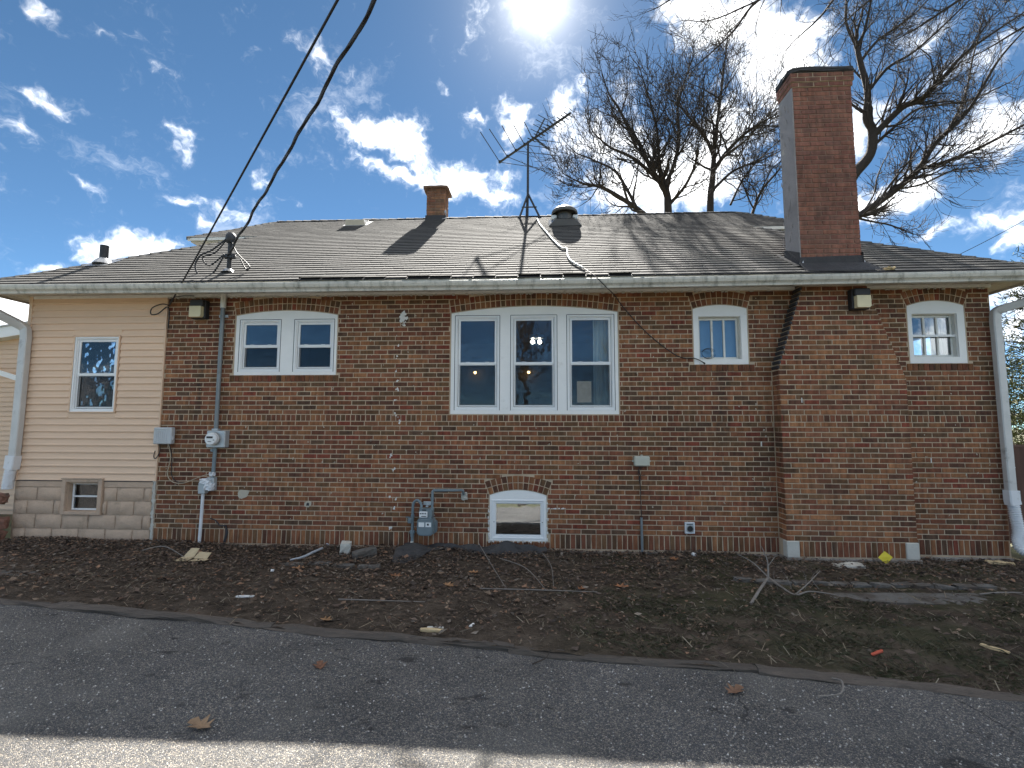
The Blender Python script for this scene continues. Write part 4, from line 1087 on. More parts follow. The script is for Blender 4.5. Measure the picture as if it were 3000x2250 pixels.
# ------------------------------------------------------------------ the sided wing on a block base
SX0, SX1 = -7.72, XL
WIN5 = (-6.962, -6.238, 1.850, 3.005); WIN7 = (-6.905, -6.41, .41, .83)
m = MB(); cell_wall(m, [SX0, SX1-.001], [-.3, 3.62], [(-6.93, -6.27, 1.88, 2.97), (-6.89, -6.42, .425, .815)], .004, .14)
WING = m.build('wing_wall', MAT['block'], HOUSE)
zsb = .862; nrow = 27; sh = (SOF-.03-zsb)/nrow
for i in range(nrow):
    z0 = zsb+i*sh; z1 = z0+sh+.006
    segs = [(SX0+.03, SX1-.012)]; extra = None
    if z0 < WIN5[2]-.01 < z1: extra = (z0, WIN5[2]-.004)
    if z0 < WIN5[3]+.004 < z1: extra = (WIN5[3]+.004, z1)
    if extra and extra[1]-extra[0] > .01:
        m = MB(); m.box(WIN5[0]-.012, WIN5[1]+.012, -.017, -.003, extra[0], extra[1]); m.build('siding_board', MAT['siding'], WING)
    if z0 < WIN5[3]+.02 and z1 > WIN5[2]-.02: segs = [(SX0+.03, WIN5[0]-.012), (WIN5[1]+.012, SX1-.012)]
    for (a, b) in segs:
        m = MB(); m.prismx([(-.026, z0+.002), (-.006, z0), (-.001, z1), (-.005, z1), (-.020, z0+.030), (-.0265, z0+.014)][::-1], a, b); m.build('siding_board', MAT['siding'], WING)
m = MB(); m.bbox(SX0-.012, SX0+.045, -.028, .1, zsb-.005, SOF-.01, .004); m.build('corner_post', MAT['siding'], WING)
m = MB(); m.bbox(SX1-.016, SX1+.004, -.024, .004, zsb, ZTOP+.004, .003); m.build('end_channel', MAT['siding'], WING)
m = MB(); m.box(SX0, SX1-.03, -.012, .004, zsb-.012, zsb-.001); m.build('starter_strip', MAT['caulk_gap'], WING)
# rock-faced painted blocks
def block(x0, x1, z0, z1):
    m = MB(); nx, nz = 6, 4; vs = []
    for j in range(nz+1):
        for i in range(nx+1):
            u = i/nx; w = j/nz; e = min(min(u, 1-u)*6, min(w, 1-w)*4, 1.0)
            vs.append((x0+(x1-x0)*u, -.004-.024*e+rng.normal(0, .0025), z0+(z1-z0)*w))
    fs = [(j*(nx+1)+i, j*(nx+1)+i+1, (j+1)*(nx+1)+i+1, (j+1)*(nx+1)+i) for j in range(nz) for i in range(nx)]
    m.add(vs, fs); b = len(m.v); ring = [(x0, .002, z0), (x1, .002, z0), (x1, .002, z1), (x0, .002, z1)]
    m.add([vs[0], vs[nx], vs[-1], vs[nz*(nx+1)]]+ring, [(0, 4, 5, 1), (1, 5, 6, 2), (2, 6, 7, 3), (3, 7, 4, 0)])
    m.build('block', MAT['block'], WING, smooth=True)
rows = [(-.235, -.035), (-.028, .167), (.174, .368), (.375, .566), (.573, .757)]
for k, (z0, z1) in enumerate(rows):
    x = SX0+.02-(.20 if k % 2 else 0.06)
    while x < SX1-.05:
        a, b = max(x, SX0+.015), min(x+.402, SX1-.05)
        segs = [(a, b)]
        if z1 > .385 and z0 < .90:
            segs = []
            if a < -6.955: segs.append((a, min(b, -6.955)))
            if b > -6.325: segs.append((max(a, -6.325), b))
        for (p, q) in segs:
            if q-p > .05: block(p+.004, q-.004, z0, z1)
        x += .41
m = MB(); m.bbox(SX0+.015, -6.95, -.012, .003, .765, .848, .005); m.bbox(-6.33, SX1-.05, -.012, .003, .765, .848, .005); m.build('block_ledge', MAT['block'], WING)
m = MB()          # rough mortar seam where block meets brick
for k in range(40):
    z = -.03+k*.023; m.bbox(SX1-.045+rng.normal(0, .006), SX1-.006+rng.normal(0, .005), -.014, .006, z, z+.028+rng.uniform(0, .012), .006)
m.build('mortar_seam', MAT['limestone'], WING)
# wing window
m = MB(); ring_box(m, WIN5[0], WIN5[1], WIN5[2], WIN5[3], .018, -.034, .02); WR5 = m.build('window', MAT['siding'], WING)
double_hung(WR5, WIN5[0]+.015, WIN5[1]-.015, WIN5[2]+.015, WIN5[3]-.015, y=-.012, frac=.49)
# wing cellar window, deep in its frame
m = MB(); ring_box(m, -6.947, -6.331, .375, .898, .06, -.045, .02, wb=.045, wt=.055); m.bbox(-6.96, -6.318, -.055, .0, .884, .902, .004)
for x in (-6.886, -6.395): m.box(x-.006, x+.006, .0, .13, .42, .84)
WR7 = m.build('window', MAT['block'], WING)
m = MB(); ring_box(m, -6.872, -6.405, .427, .822, .024, .055, .085); m.bbox(-6.85, -6.43, .05, .08, .615, .637, .003); m.build('sash', MAT['vinyl'], WR7)
pane(-6.85, -6.43, .45, .616, .07, WR7, 'glass_flat'); pane(-6.85, -6.43, .636, .80, .07, WR7, 'glass_flat')

# ------------------------------------------------------------------ shell behind the front: end and back walls, floors, rooms
m = MB()
m.box(XR-.12, XR, .121, .78, -.4, 3.62); m.box(XR-.12, XR, 1.40, 7.3, -.4, 3.62); m.box(XR-.12, XR, .78, 1.40, -.4, 2.50); m.box(XR-.12, XR, .78, 1.40, 3.12, 3.62)
m.box(SX0, XR, 7.2, 7.3, -.4, 3.62); m.box(SX0, SX0+.1, .141, 7.2, -.4, 3.62)
m.build('end_wall', MAT['chimney_mortar'], HOUSE)
m = MB(); ring_box(m, .5, .5, 0, 0, .0, 0, 0) if False else None
m.bbox(XR-.09, XR-.05, .781, .82, 2.501, 3.119, .003); m.bbox(XR-.09, XR-.05, 1.36, 1.399, 2.501, 3.119, .003); m.bbox(XR-.088, XR-.05, .82, 1.36, 2.501, 2.55, .003); m.bbox(XR-.088, XR-.05, .82, 1.36, 3.07, 3.119, .003); m.bbox(XR-.085, XR-.055, 1.075, 1.105, 2.55, 3.07, .003)
m.build('end_window', MAT['trim'], HOUSE)
m = MB(); m.box(SX0+.1, XR-.12, .145, 7.2, .88, 1.0); m.build('floor_slab', MAT['int_floor'], HOUSE)
m = MB(); m.box(SX0+.1, XR-.12, .145, 7.2, 3.56, 3.61); m.build('ceiling_board', MAT['int_wall'], HOUSE)
m = MB()
for x in (-5.45, -2.2, 1.75, 4.75): m.box(x, x+.09, .125, 7.2, 1.0, 3.56)
m.box(SX0+.1, XR-.12, 4.1, 4.18, 1.0, 3.56); m.box(SX0+.1, XR-.12, 2.6, 2.7, -.4, .88)
m.build('partition', MAT['int_wall'], HOUSE)
m = MB(); m.box(SX0+.1, XR-.12, .145, 7.2, -.6, -.5); m.build('cellar_floor', MAT['concrete'], HOUSE)

# lamps lit inside the triple window
def wall_lamp(px, py, y, label):
    p = AT(px, py, y); r = empty('wall_lamp', (p[0], p[1], p[2]-.05), label, 'lamp')
    m = MB(); m.lathe([(.0, -.03), (.02, -.023), (.034, 0), (.024, .026), (.0, .03)], p, 14); m.build('bulb', MAT['bulb_warm'], r, smooth=True)
    m = MB(); m.tube([(p[0], p[1]+.03, p[2]), (p[0], 4.098, p[2]-.03)], .008, 6); m.lathe([(.05, .032), (.02, .06), (.0, .06)], p, 14); m.build('arm', MAT['dark_metal'], r)
wall_lamp(1392, 1092, 3.95, 'warm lit lamp seen through the first pane of the triple window')
wall_lamp(1549, 1091, 3.95, 'warm lit lamp seen through the middle pane of the triple window')
p = AT(1571, 1000, 2.0); r = empty('ceiling_lamp', (p[0], p[1], p[2]-.05), 'two-bulb ceiling light glowing in the upper middle pane of the triple window', 'lamp')
m = MB(); m.lathe([(.13, .12), (.14, .07), (.12, .05), (.0, .05)], p, 18); m.tube([(p[0], p[1], p[2]+.1), (p[0], p[1], 3.555)], .012, 6); m.build('canopy', MAT['galv'], r)
for d in (-.065, .065):
    m = MB(); m.lathe([(.0, -.04), (.028, -.03), (.038, 0), (.028, .03), (.0, .04)], (p[0]+d, p[1], p[2]-.01), 14); m.build('bulb', MAT['bulb_white'], r, smooth=True)
# curtains, blind and the paper on the glass
def curtain(name, x0, x1, y, z0, z1, mat, label, cat, folds=7, amp=.02):
    m = MB(); n = folds*6; vs = []
    for i in range(n+1):
        x = x0+(x1-x0)*i/n; yy = y+amp*math.sin(i/6*2*math.pi); vs += [(x, yy, z0), (x, yy, z1)]
    for i in range(n+1):
        x = x0+(x1-x0)*i/n; yy = y+.004+amp*math.sin(i/6*2*math.pi); vs += [(x, yy, z0), (x, yy, z1)]
    k = 2*(n+1); m.add(vs, [(2*i, 2*i+2, 2*i+3, 2*i+1) for i in range(n)]+[(k+2*i, k+2*i+1, k+2*i+3, k+2*i+2) for i in range(n)])
    tag(m.build(name, MAT[mat], smooth=True), label, cat)
curtain('curtain', .80, 1.16, .26, 1.75, 3.3, 'curtain', 'pale curtain drawn to one side behind the triple window', 'curtain')
curtain('curtain', -6.93, -6.62, .24, 1.75, 3.1, 'curtain', 'pale sheer curtain behind the window of the sided wing', 'curtain', 3, .01)
curtain('curtain', 5.52, 5.80, .24, 2.4, 3.35, 'curtain', 'grey curtain behind the small window nearest the corner', 'curtain', 4, .012)
curtain('roller_blind', 2.2, 2.86, .17, 2.5, 3.3, 'blind', 'roller blind, its blue standing in for mirrored sky, behind the small three-pane window', 'blind', 1, .0)
p0 = AT(1690, 1117, .068); p1 = AT(1733, 1179, .068); m = MB(); m.box(p0[0], p1[0], .0655, .0672, p1[2], p0[2])
tag(m.build('notice', MAT['paper']), 'blank looking sheet of paper taped inside the triple window', 'paper')
# ------------------------------------------------------------------ marks on the brickwork
def splat(cx, cz, n, spread, smin, smax, y=-.0028, seed=1, drip=0.0):
    rr = random.Random(seed); m = MB()
    for k in range(n):
        a = rr.uniform(0, 6.28); d = spread*abs(rr.gauss(0, .5)); x = cx+d*math.cos(a)*.8; z = cz+d*math.sin(a)-drip*rr.random()
        r = rr.uniform(smin, smax); q = [(x+r*rr.uniform(.6, 1.2)*math.cos(t), z+r*rr.uniform(.7, 1.7)*math.sin(t)) for t in np.linspace(0, 6.28, 8)[:-1]]
        m.prism(q, y-.0016*rr.random(), y+.006)
    return m
dx, _, dz = AT(1180, 925)
m = splat(dx, dz, 46, .075, .006, .024, seed=4, drip=.05); m2 = splat(dx+.02, dz-.09, 14, .03, .004, .013, seed=6, drip=.06); m.add(m2.v, m2.f); m.build('droppings_splash', MAT['white_stain'], WALL, kind='stuff')
m = MB()
for k, (px_, py_) in enumerate([(1168, 1010), (1163, 1045), (1160, 1088), (1166, 1115), (1165, 1140), (1158, 1172), (1160, 1218), (1172, 1235), (1146, 1335), (1152, 1378), (1142, 1455), (1160, 1462), (1154, 1488), (1143, 1545)]):
    a, _, b = AT(px_, py_); s = splat(a, b, 5, .035, .004, .014, seed=30+k); m.add(s.v, s.f)
m.build('paint_drips', MAT['white_stain'], WALL, kind='stuff')
a, _, b = AT(714, 1446); m = MB(); m.prism([(a-.075, b-.05), (a-.03, b-.075), (a+.05, b-.045), (a+.075, b+.01), (a+.085, b+.045), (a+.02, b+.05), (a-.06, b+.055), (a-.085, b+.01)], -.006, .01); m.build('mortar_patch', MAT['tan_patch'], WALL)
a, _, b = AT(902, 1477); m = MB(); m.prism([(a-.05, b-.03), (a+.01, b-.045), (a+.05, b-.01), (a+.05, b+.03), (a, b+.045), (a-.05, b+.02)], -.005, .01); m.build('mortar_patch', MAT['tan_patch'], WALL)
m = MB(); m.prism([(a-.025, b-.02), (a+.02, b-.02), (a+.02, b+.018), (a-.01, b+.022)], -.0075, .0); m.build('broken_hole', MAT['tar'], WALL)
a, _, b = AT(1786, 1290); m = MB(); m.bbox(a-.004, a+.004, -.003, .004, b-.03, b+.04, .001); m.build('wall_tie', MAT['white_stain'], WALL)
for (px_, py_) in ((2231, 1300), (2728, 1348), (2349, 1172)):
    a, _, b = AT(px_, py_, BY if 2300 < px_ < 2670 else 0); m = MB(); yy = (BY if 2300 < px_ < 2670 else 0); m.bbox(a-.006, a+.006, yy-.003, yy+.004, b-.035, b+.03, .001); m.build('wall_tie', MAT['white_stain'], WALL)
# cracked brick with dark fissure near the meter
m = MB(); P_ = [AT(*q, 0) for q in ((615, 1518), (632, 1524), (645, 1540), (662, 1540), (665, 1560), (655, 1600))]; m.tube([(p[0], -.002, p[2]) for p in P_], [.006, .008, .009, .012, .02, .016], 6); m.build('crack', MAT['tar'], WALL)
m = MB()
for k in range(240):
    x = rng.uniform(XL+.1, XR-.1); z = rng.uniform(.25, 3.5)
    if any(a.xl-.05 < x < a.xr+.05 and a.zb-.12 < z < a.zo for a in ARCHES) or 3.15 < x < 4.9: continue
    s = splat(x, z, int(rng.integers(1, 4)), .02, .003, .009, seed=500+k); m.add(s.v, s.f)
m.build('mortar_specks', MAT['tan_patch'], WALL, kind='stuff')
# bits of old mortar along the frieze
m = MB()
for k in range(230):
    x = rng.uniform(XL, XR)
    if 3.4 < x < 4.55: continue
    m.bbox(x-.012, x+rng.uniform(.005, .03), -.024-rng.uniform(0, .008), .0, ZTOP-.004+rng.uniform(-.012, .003), ZTOP+.012, .003)
m.build('frieze_caulk', MAT['limestone'], WALL, kind='stuff')

# ------------------------------------------------------------------ things fixed to the wall and roof
def wall_light(x, z, y, label):
    r = empty('wall_light', (x, y, z-.15), label, 'light')
    m = MB(); m.bbox(x-.11, x+.11, y-.10, y, z-.135, z+.14, .01); m.build('housing', MAT['black_metal'], r)
    m = MB(); m.prism([(x-.088, z-.125), (x+.07, z-.125), (x+.088, z-.105), (x+.088, z+.035), (x-.088, z+.035)], y-.165, y-.085); m.build('lens', MAT['cream_plastic'], r)
    m = MB(); m.bbox(x-.10, x+.10, y-.15, y-.09, z+.036, z+.135, .012); m.build('hood', MAT['black_metal'], r)
wall_light(-5.0, 3.372, 0, 'boxy cream and black wall light under the eave beside the siding')
wall_light(4.255, 3.36, BY, 'boxy cream and black wall light high on the chimney breast')
# electric meter
mx, mz = -4.615, 1.475
r = empty('electric_meter', (mx, 0, 1.35), 'round glass electric meter on a square grey box on the brick', 'meter')
m = MB(); m.bbox(mx-.135, mx+.135, -.105, 0, mz-.12, mz+.12, .008); m.bbox(mx-.13, mx+.13, -.112, -.104, mz-.115, mz+.115, .003); m.build('box', MAT['grey_metal'], r)
m = MB(); m.lathe([(.098, -.112), (.1, -.125), (.096, -.135)], (mx-.02, 0, mz+.005), 28, 'y'); m.build('ring', MAT['galv'], r)
m = MB(); m.lathe([(.088, -.13), (.088, -.18), (.078, -.195), (.0, -.198)], (mx-.02, 0, mz+.005), 28, 'y'); m.build('dial', MAT['label_white'], r, smooth=False)
m = MB(); m.box(mx-.07, mx+.02, -.2012, -.1985, mz+.015, mz+.042); m.box(mx-.05, mx-.0, -.2012, -.1985, mz-.035, mz-.028); m.box(mx+.025, mx+.045, -.2012, -.1985, mz-.015, mz-.005); m.build('display', MAT['black_metal'], r)
m = MB(); m.lathe([(.022, -.07), (.026, -.05), (.026, -.03), (.0, -.03)], (mx-.075, 0, mz-.16), 12, 'y'); m.build('seal', MAT['gas_grey'], r)
# service conduit: from meter up through the eave, and down to the ground
r = empty('service_conduit', (-4.66, 0, 1.59), 'grey steel conduit running from the meter up through the eave', 'conduit')
m = MB(); m.tube([(-4.655, -.05, 1.60), (-4.655, -.05, 3.44)], .029, 12); m.build('pipe', MAT['pipe_grey'], r, smooth=False)
m = MB(); m.tube([(-4.655, -.05, 3.40), (-4.655, -.05, SOF+.0)], .038, 12); m.build('sleeve', MAT['trim_old'], r)
m = MB(); m.bbox(-4.72, -4.59, -.035, .0, 3.26, 3.30, .004); m.bbox(-4.70, -4.61, -.084, -.02, 1.595, 1.625, .004); m.build('strap', MAT['grey_metal'], r)
r = empty('meter_riser', (-4.66, 0, -.05), 'thin grey conduit and splice box running from below the meter to the soil', 'conduit')
m = MB(); m.tube([(-4.655, -.045, 1.352), (-4.665, -.045, .93)], .026, 10); m.build('upper_pipe', MAT['gas_grey'], r)
m = MB(); m.bbox(-4.735, -4.625, -.085, 0, .74, .93, .01); m.bbox(-4.84, -4.74, -.10, -.01, .70, .86, .008); m.build('splice_box', MAT['grey_metal'], r)
m = MB(); m.tube([(-4.795, -.05, .71), (-4.80, -.05, .3), (-4.81, -.05, -.06)], .022, 10); m.build('lower_pipe', MAT['white_plastic'], r)
m = MB(); rough_box(m, (-4.74, -.07, .88), (.16, .10, .06), jit=.014, n=3, seed=5); rough_box(m, (-4.68, -.08, .80), (.11, .09, .10), jit=.012, n=3, seed=6); rough_box(m, (-4.66, -.075, .975), (.06, .05, .05), jit=.01, n=2, seed=8); m.build('plastic_wrap', MAT['white_plastic'], r)
# cable box and its wires
bx, bz = -5.42, 1.52
r = empty('cable_box', (bx, -.02, 1.40), 'ribbed pale grey utility box where the siding meets the brick', 'box')
m = MB(); m.bbox(bx-.135, bx+.135, -.105, -.022, bz-.12, bz+.12, .012); m.build('case', MAT['utility_box'], r)
for k in range(6):
    m = MB(); x = bx-.105+k*.032; m.bbox(x, x+.018, -.111, -.104, bz-.09, bz+.075, .003); m.build('rib', MAT['utility_box'], r)
m = MB(); m.bbox(bx-.12, bx+.10, -.112, -.104, bz+.085, bz+.115, .003); m.bbox(bx+.12, bx+.15, -.09, -.05, bz-.06, bz-.01, .004); m.build('lid_edge', MAT['utility_box'], r)
m = MB(); m.tube(smooth_path([(-5.35, -.06, 1.40), (-5.33, -.03, 1.2), (-5.36, -.03, .97), (-5.28, -.03, .86), (-5.12, -.03, .84), (-4.95, -.03, .90), (-4.80, -.05, .955), (-4.70, -.06, .97)]), .006, 6)
tag(m.build('wire', MAT['cable_tan']), 'tan wire sagging from the ribbed box to the conduit', 'wire')
m = MB(); m.tube(smooth_path([(-5.345, -.05, 1.40), (-5.315, -.02, 1.2), (-5.31, -.02, .98), (-5.24, -.02, .87), (-5.12, -.02, .852)]), .0055, 6); m.tube(smooth_path([(-5.49, -.05, 1.40), (-5.50, -.03, 1.28), (-5.555, -.03, 1.19), (-5.585, -.03, 1.22), (-5.57, -.03, 1.30)]), .0055, 6)
tag(m.build('wire', MAT['cable_black']), 'short black wires looping under the ribbed box', 'wire')
# telephone box with its cable and guard pipe
jx, jz = 1.408, 1.20
r = empty('junction_box', (jx, 0, 1.12), 'small putty coloured junction box on the bare brick', 'box')
m = MB(); m.bbox(jx-.105, jx+.105, -.075, 0, jz-.068, jz+.068, .014); m.build('case', MAT['putty_box'], r)
m = MB()
for sx_ in (-.112, .112): m.bbox(jx+sx_-.012, jx+sx_+.012, -.03, 0, jz-.012, jz+.012, .003)
m.bbox(jx-.01, jx+.02, -.03, 0, jz+.07, jz+.085, .003); m.build('lug', MAT['putty_box'], r)
m = MB(); m.tube(smooth_path([(jx-.02, -.035, 1.13), (jx-.045, -.02, 1.07), (jx-.02, -.02, 1.02), (jx-.03, -.02, .95), (jx-.02, -.018, .8), (jx-.016, -.018, .43)]), .0055, 6); m.tube(smooth_path([(jx+.03, -.035, 1.13), (jx-.02, -.03, 1.09), (jx-.05, -.03, 1.02), (jx-.01, -.03, .96), (jx-.035, -.025, .93), (jx-.03, -.02, .99), (jx+.05, -.02, 1.01)]), .004, 5)
tag(m.build('wire', MAT['cable_black']), 'thin black cable hanging from the putty coloured box', 'wire')
m = MB(); m.tube([(1.391, -.025, .44), (1.393, -.025, -.06)], .017, 10); tag(m.build('guard_pipe', MAT['pipe_grey']), 'slim grey pipe guarding the black cable down to the soil', 'pipe')
# vent hood by the ground
vx, vz = 2.033, .312
r = empty('dryer_vent', (vx, 0, .23), 'square grey wall vent with a round black hole low on the brick', 'vent')
m = MB(); ring_box(m, vx-.065, vx+.065, vz-.075, vz+.075, .02, -.035, .0); m.box(vx-.05, vx+.05, -.02, -.002, vz-.06, vz+.06); m.build('plate', MAT['white_plastic'], r)
m = MB(); m.lathe([(.046, -.024), (.046, -.04), (.040, -.04), (.038, -.021)], (vx+.002, 0, vz-.012), 20, 'y'); m.build('collar', MAT['galv'], r)
m = MB(); m.lathe([(.038, -.0245), (.0, -.0235)], (vx+.002, 0, vz-.012), 20, 'y'); m.build('hole', MAT['black_metal'], r)
m = MB(); m.box(vx-.04, vx+.04, -.026, -.02, vz+.04, vz+.048); m.box(vx-.04, vx+.03, -.026, -.02, vz+.053, vz+.058); m.build('stamp', MAT['dark_metal'], r)
# gas meter
r = empty('gas_meter', (-1.53, -.1, -.02), 'blue-grey gas meter with white labels beside the cellar window', 'meter')
gx, gy = -1.535, -.14
def rrect(x0, x1, z0, z1, rad, n=5):
    out = []
    for cx, cz, a0 in ((x1-rad, z0+rad, -90), (x1-rad, z1-rad, 0), (x0+rad, z1-rad, 90), (x0+rad, z0+rad, 180)):
        for k in range(n+1): a = R(a0+90*k/n); out.append((cx+rad*math.cos(a), cz+rad*math.sin(a)))
    return out
m = MB(); m.prism(rrect(gx-.112, gx+.112, .195, .43, .055), gy-.075, gy+.075); m.prism(rrect(gx-.095, gx+.095, .21, .415, .045), gy-.092, gy-.0745); m.build('case', MAT['gas_grey'], r)
m = MB(); m.prism(rrect(gx-.115, gx+.14, .205, .39, .05), gy+.0, gy+.085); m.prism(rrect(gx-.09, gx+.09, .425, .545, .03), gy-.06, gy+.06); m.build('top_case', MAT['gas_grey'], r)
m = MB(); m.bbox(gx-.082, gx+.028, gy-.088, gy-.058, .435, .515, .006); m.build('index', MAT['label_white'], r)
m = MB()
for k in range(4): m.box(gx-.066+k*.022, gx-.053+k*.022, gy-.091, gy-.087, .482, .500)
m.box(gx-.05, gx+.015, gy-.091, gy-.087, .450, .460); m.box(gx-.045, gx+.008, gy-.066, gy-.058, .525, .54); m.build('digits', MAT['dark_metal'], r)
for (a, b) in ((-.085, -.008), (.01, .085)):
    m = MB(); m.box(gx+a, gx+b, gy-.0945, gy-.0915, .315, .375); m.build('label_plate', MAT['label_white'], r)
m = MB(); m.box(gx+.03, gx+.055, gy-.0965, gy-.0942, .335, .36); m.build('stamp', MAT['dark_metal'], r)
m = MB(); m.tube([(-1.735, -.11, -.05), (-1.735, -.11, .45)]+smooth_path([(-1.735, -.11, .5), (-1.728, -.115, .60), (-1.69, -.12, .648), (-1.655, -.125, .645), (-1.615, -.13, .60), (-1.608, -.135, .52)], 5), .019, 10)
m.build('inlet_pipe', MAT['gas_grey'], r)
m = MB(); m.tube([(-1.462, -.13, .50), (-1.462, -.12, .775), (-1.455, -.11, .785), (-1.06, -.10, .79), (-1.045, -.09, .785), (-1.04, -.05, .73), (-1.04, .0, .72)], .018, 10); m.build('outlet_pipe', MAT['gas_grey'], r)
for (q, h_, c_) in ((.026, .05, (-1.608, -.135, .50)), (.026, .05, (-1.462, -.13, .50)), (.026, .04, (-1.735, -.11, .42)), (.027, .05, (-1.735, -.11, .16)), (.027, .03, (-1.462, -.121, .66))):
    m = MB(); m.lathe([(q, 0), (q, h_), (.0, h_)], c_, 8); m.build('union_nut', MAT['gas_grey'], r)
m = MB(); m.bbox(-1.80, -1.735, -.14, -.08, .34, .41, .01); m.build('regulator', MAT['gas_grey'], r)
m = MB(); m.bbox(-1.83, -1.77, -.12, -.1, .41, .425, .003); m.build('vent_arm', MAT['gas_grey'], r)
m = MB(); m.bbox(-1.77, -1.70, -.13, -.09, .20, .245, .006); m.build('shutoff_valve', MAT['gas_grey'], r)
m = MB(); m.bbox(-1.605, -1.46, -.05, -.03, .575, .625, .004); m.bbox(-1.55, -1.52, -.13, -.03, .56, .58, .003); m.build('bracket', MAT['grey_metal'], r)
m = MB(); m.lathe([(.02, 0), (.024, .04), (.02, .06), (.0, .06)], (-1.738, -.112, .04), 8); m.build('insulator', MAT['limestone'], r)
m = MB(); rough_box(m, (-1.035, -.02, .70), (.07, .05, .10), jit=.014, n=3, seed=2); m.build('plaster_plug', MAT['limestone'], r)

# ---- on the roof
def on_roof(px, py):
    d = ray(px, py); n = np.array([0, -MS, 1.0]); t = (EZ-MS*EY-n@CAM)/(n@d); return CAM+t*d
# tv antenna on a tripod over the ridge
ap = AT(1547, 568, RY); top = AT(1546, 420, RY); ax = ap[0]
r = empty('tv_antenna', (ax, RY, RZ), 'tall rooftop television antenna on a tripod at the ridge', 'antenna')
m = MB(); m.tube([(ax-.03, RY-.02, RZ-.05), (ax-.005, RY, ap[2]), (ax, RY, top[2]+.05)], [.030, .028, .024], 8); m.build('mast', MAT['antenna_metal'], r)
feet = [(AT(1522, 634, RY-.15)[0], RY-.18), (AT(1581, 633, RY-.15)[0], RY-.15), (ax-.02, RY+.35)]
for fx, fy in feet:
    m = MB(); m.tube([(ax, RY, ap[2]), (fx, fy, EZ+MS*(min(fy, 2*RY-fy)-EY)+.01)], .023, 6); m.bbox(fx-.04, fx+.04, fy-.04, fy+.04, EZ+MS*(min(fy, 2*RY-fy)-EY)-.01, EZ+MS*(min(fy, 2*RY-fy)-EY)+.025, .004); m.build('tripod_leg', MAT['antenna_metal'], r)
m = MB(); zb_ = RZ+.17; m.tube([(feet[0][0]*.75+ax*.25, RY-.10, zb_), (feet[1][0]*.75+ax*.25, RY-.10, zb_)], .015, 6); m.build('brace', MAT['antenna_metal'], r)
zbm = top[2]+.02
def GPz(px, py, z): 
    d = ray(px, py); t = (z-CAM[2])/d[2]; return CAM+t*d
e0 = GPz(1466, 478, zbm); e1 = GPz(1675, 334, zbm); bm = e1-e0; BLn = np.linalg.norm(bm); bd = bm/BLn; pd = np.array([-bd[1], bd[0], 0])
mid = np.array([ax, RY, zbm]); s_mid = (mid-e0)@bd; e0 = mid-bd*s_mid; e1 = e0+bd*BLn
m = MB(); m.tube([e0, e1], .026, 6); m.build('boom', MAT['antenna_metal'], r)
ELS = [((1464, 475), (1407.5, 387.5), (1617, 498)), ((1486, 459), (1432.8, 378), (1614, 510)), ((1509.5, 441), (1468, 367), (1633, 455.5)), ((1534, 423), (1501, 364), (1631.7, 436)), ((1558, 406), (1532.6, 356), (1639, 416))]
for c_, l_, r_ in ELS:
    p = GPz(*c_, zbm); f = (p-e0)@bd; p = e0+bd*f; q = GPz(*c_, zbm); dl = GPz(*l_, zbm)-q; dr = GPz(*r_, zbm)-q
    m = MB(); m.bbox(p[0]-.03, p[0]+.03, p[1]-.03, p[1]+.03, p[2]-.02, p[2]+.04, .006); m.tube([p, p+dl], .010, 5); m.tube([p, p+dr], .008, 5); m.build('long_element', MAT['antenna_metal'], r)
for k in range(12):
    p = e0+bd*BLn*(.50+.043*k); m = MB(); m.tube([p-pd*.12, p+pd*.12], .011, 5); m.build('short_element', MAT['antenna_metal'], r)
c0 = GPz(1568, 405, zbm); c0 = e0+bd*((c0-e0)@bd)
ua = AT(1596, 347, c0[1]); la = AT(1610, 440, c0[1])
for end in (ua, la):
    m = MB(); m.tube([c0, end], .016, 6)
    for k in range(4):
        q = c0+(end-c0)*(.28+.24*k); m.tube([q-pd*.20, q+pd*.20], .008, 5)
    m.build('corner_reflector', MAT['antenna_metal'], r)
# mushroom vent
p = on_roof(1655, 660); vx_, vy_, vz_ = p[0], p[1]+.12, p[2]+.02
r = empty('roof_vent', tuple(p), 'round mushroom roof vent with a sunlit domed cap near the ridge', 'vent')
m = MB(); m.lathe([(.0, .395), (.12, .39), (.205, .368), (.225, .350), (.0, .345)], (vx_, vy_, vz_), 28); m.build('cap_top', MAT['galv'], r, smooth=True)  # brighter metal than the rim: the sunlit top is put into the colour
m = MB(); m.lathe([(.0, .352), (.226, .352), (.26, .315), (.272, .265), (.255, .245), (.24, .262), (.0, .27)], (vx_, vy_, vz_), 28); m.build('cap', MAT['vent_metal'], r, smooth=True)
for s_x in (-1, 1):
    m = MB(); m.bbox(vx_+s_x*.215-.055, vx_+s_x*.215+.055, vy_-.08, vy_+.08, vz_+.13, vz_+.225, .012); m.build('sunlit_patch_plate', MAT['label_white'], r)  # white plates added to stand in for sunlit patches of the collar
m = MB(); m.lathe([(.16, .262), (.155, .06), (.18, .02), (.18, -.2)], (vx_, vy_, vz_), 24); m.build('neck', MAT['vent_metal'], r)
m = MB(); s_ = (vy_-EY)/cosr; m.add([RP(vx_-.33, s_-.30, .02), RP(vx_+.33, s_-.30, .02), RP(vx_+.33, s_+.30, .02), RP(vx_-.33, s_+.30, .02), RP(vx_-.20, s_-.2, .13), RP(vx_+.20, s_-.2, .13), RP(vx_+.20, s_+.2, .13), RP(vx_-.20, s_+.2, .13)], [(0, 1, 5, 4), (1, 2, 6, 5), (2, 3, 7, 6), (3, 0, 4, 7), (4, 5, 6, 7)]); m.build('base', MAT['vent_metal'], r)
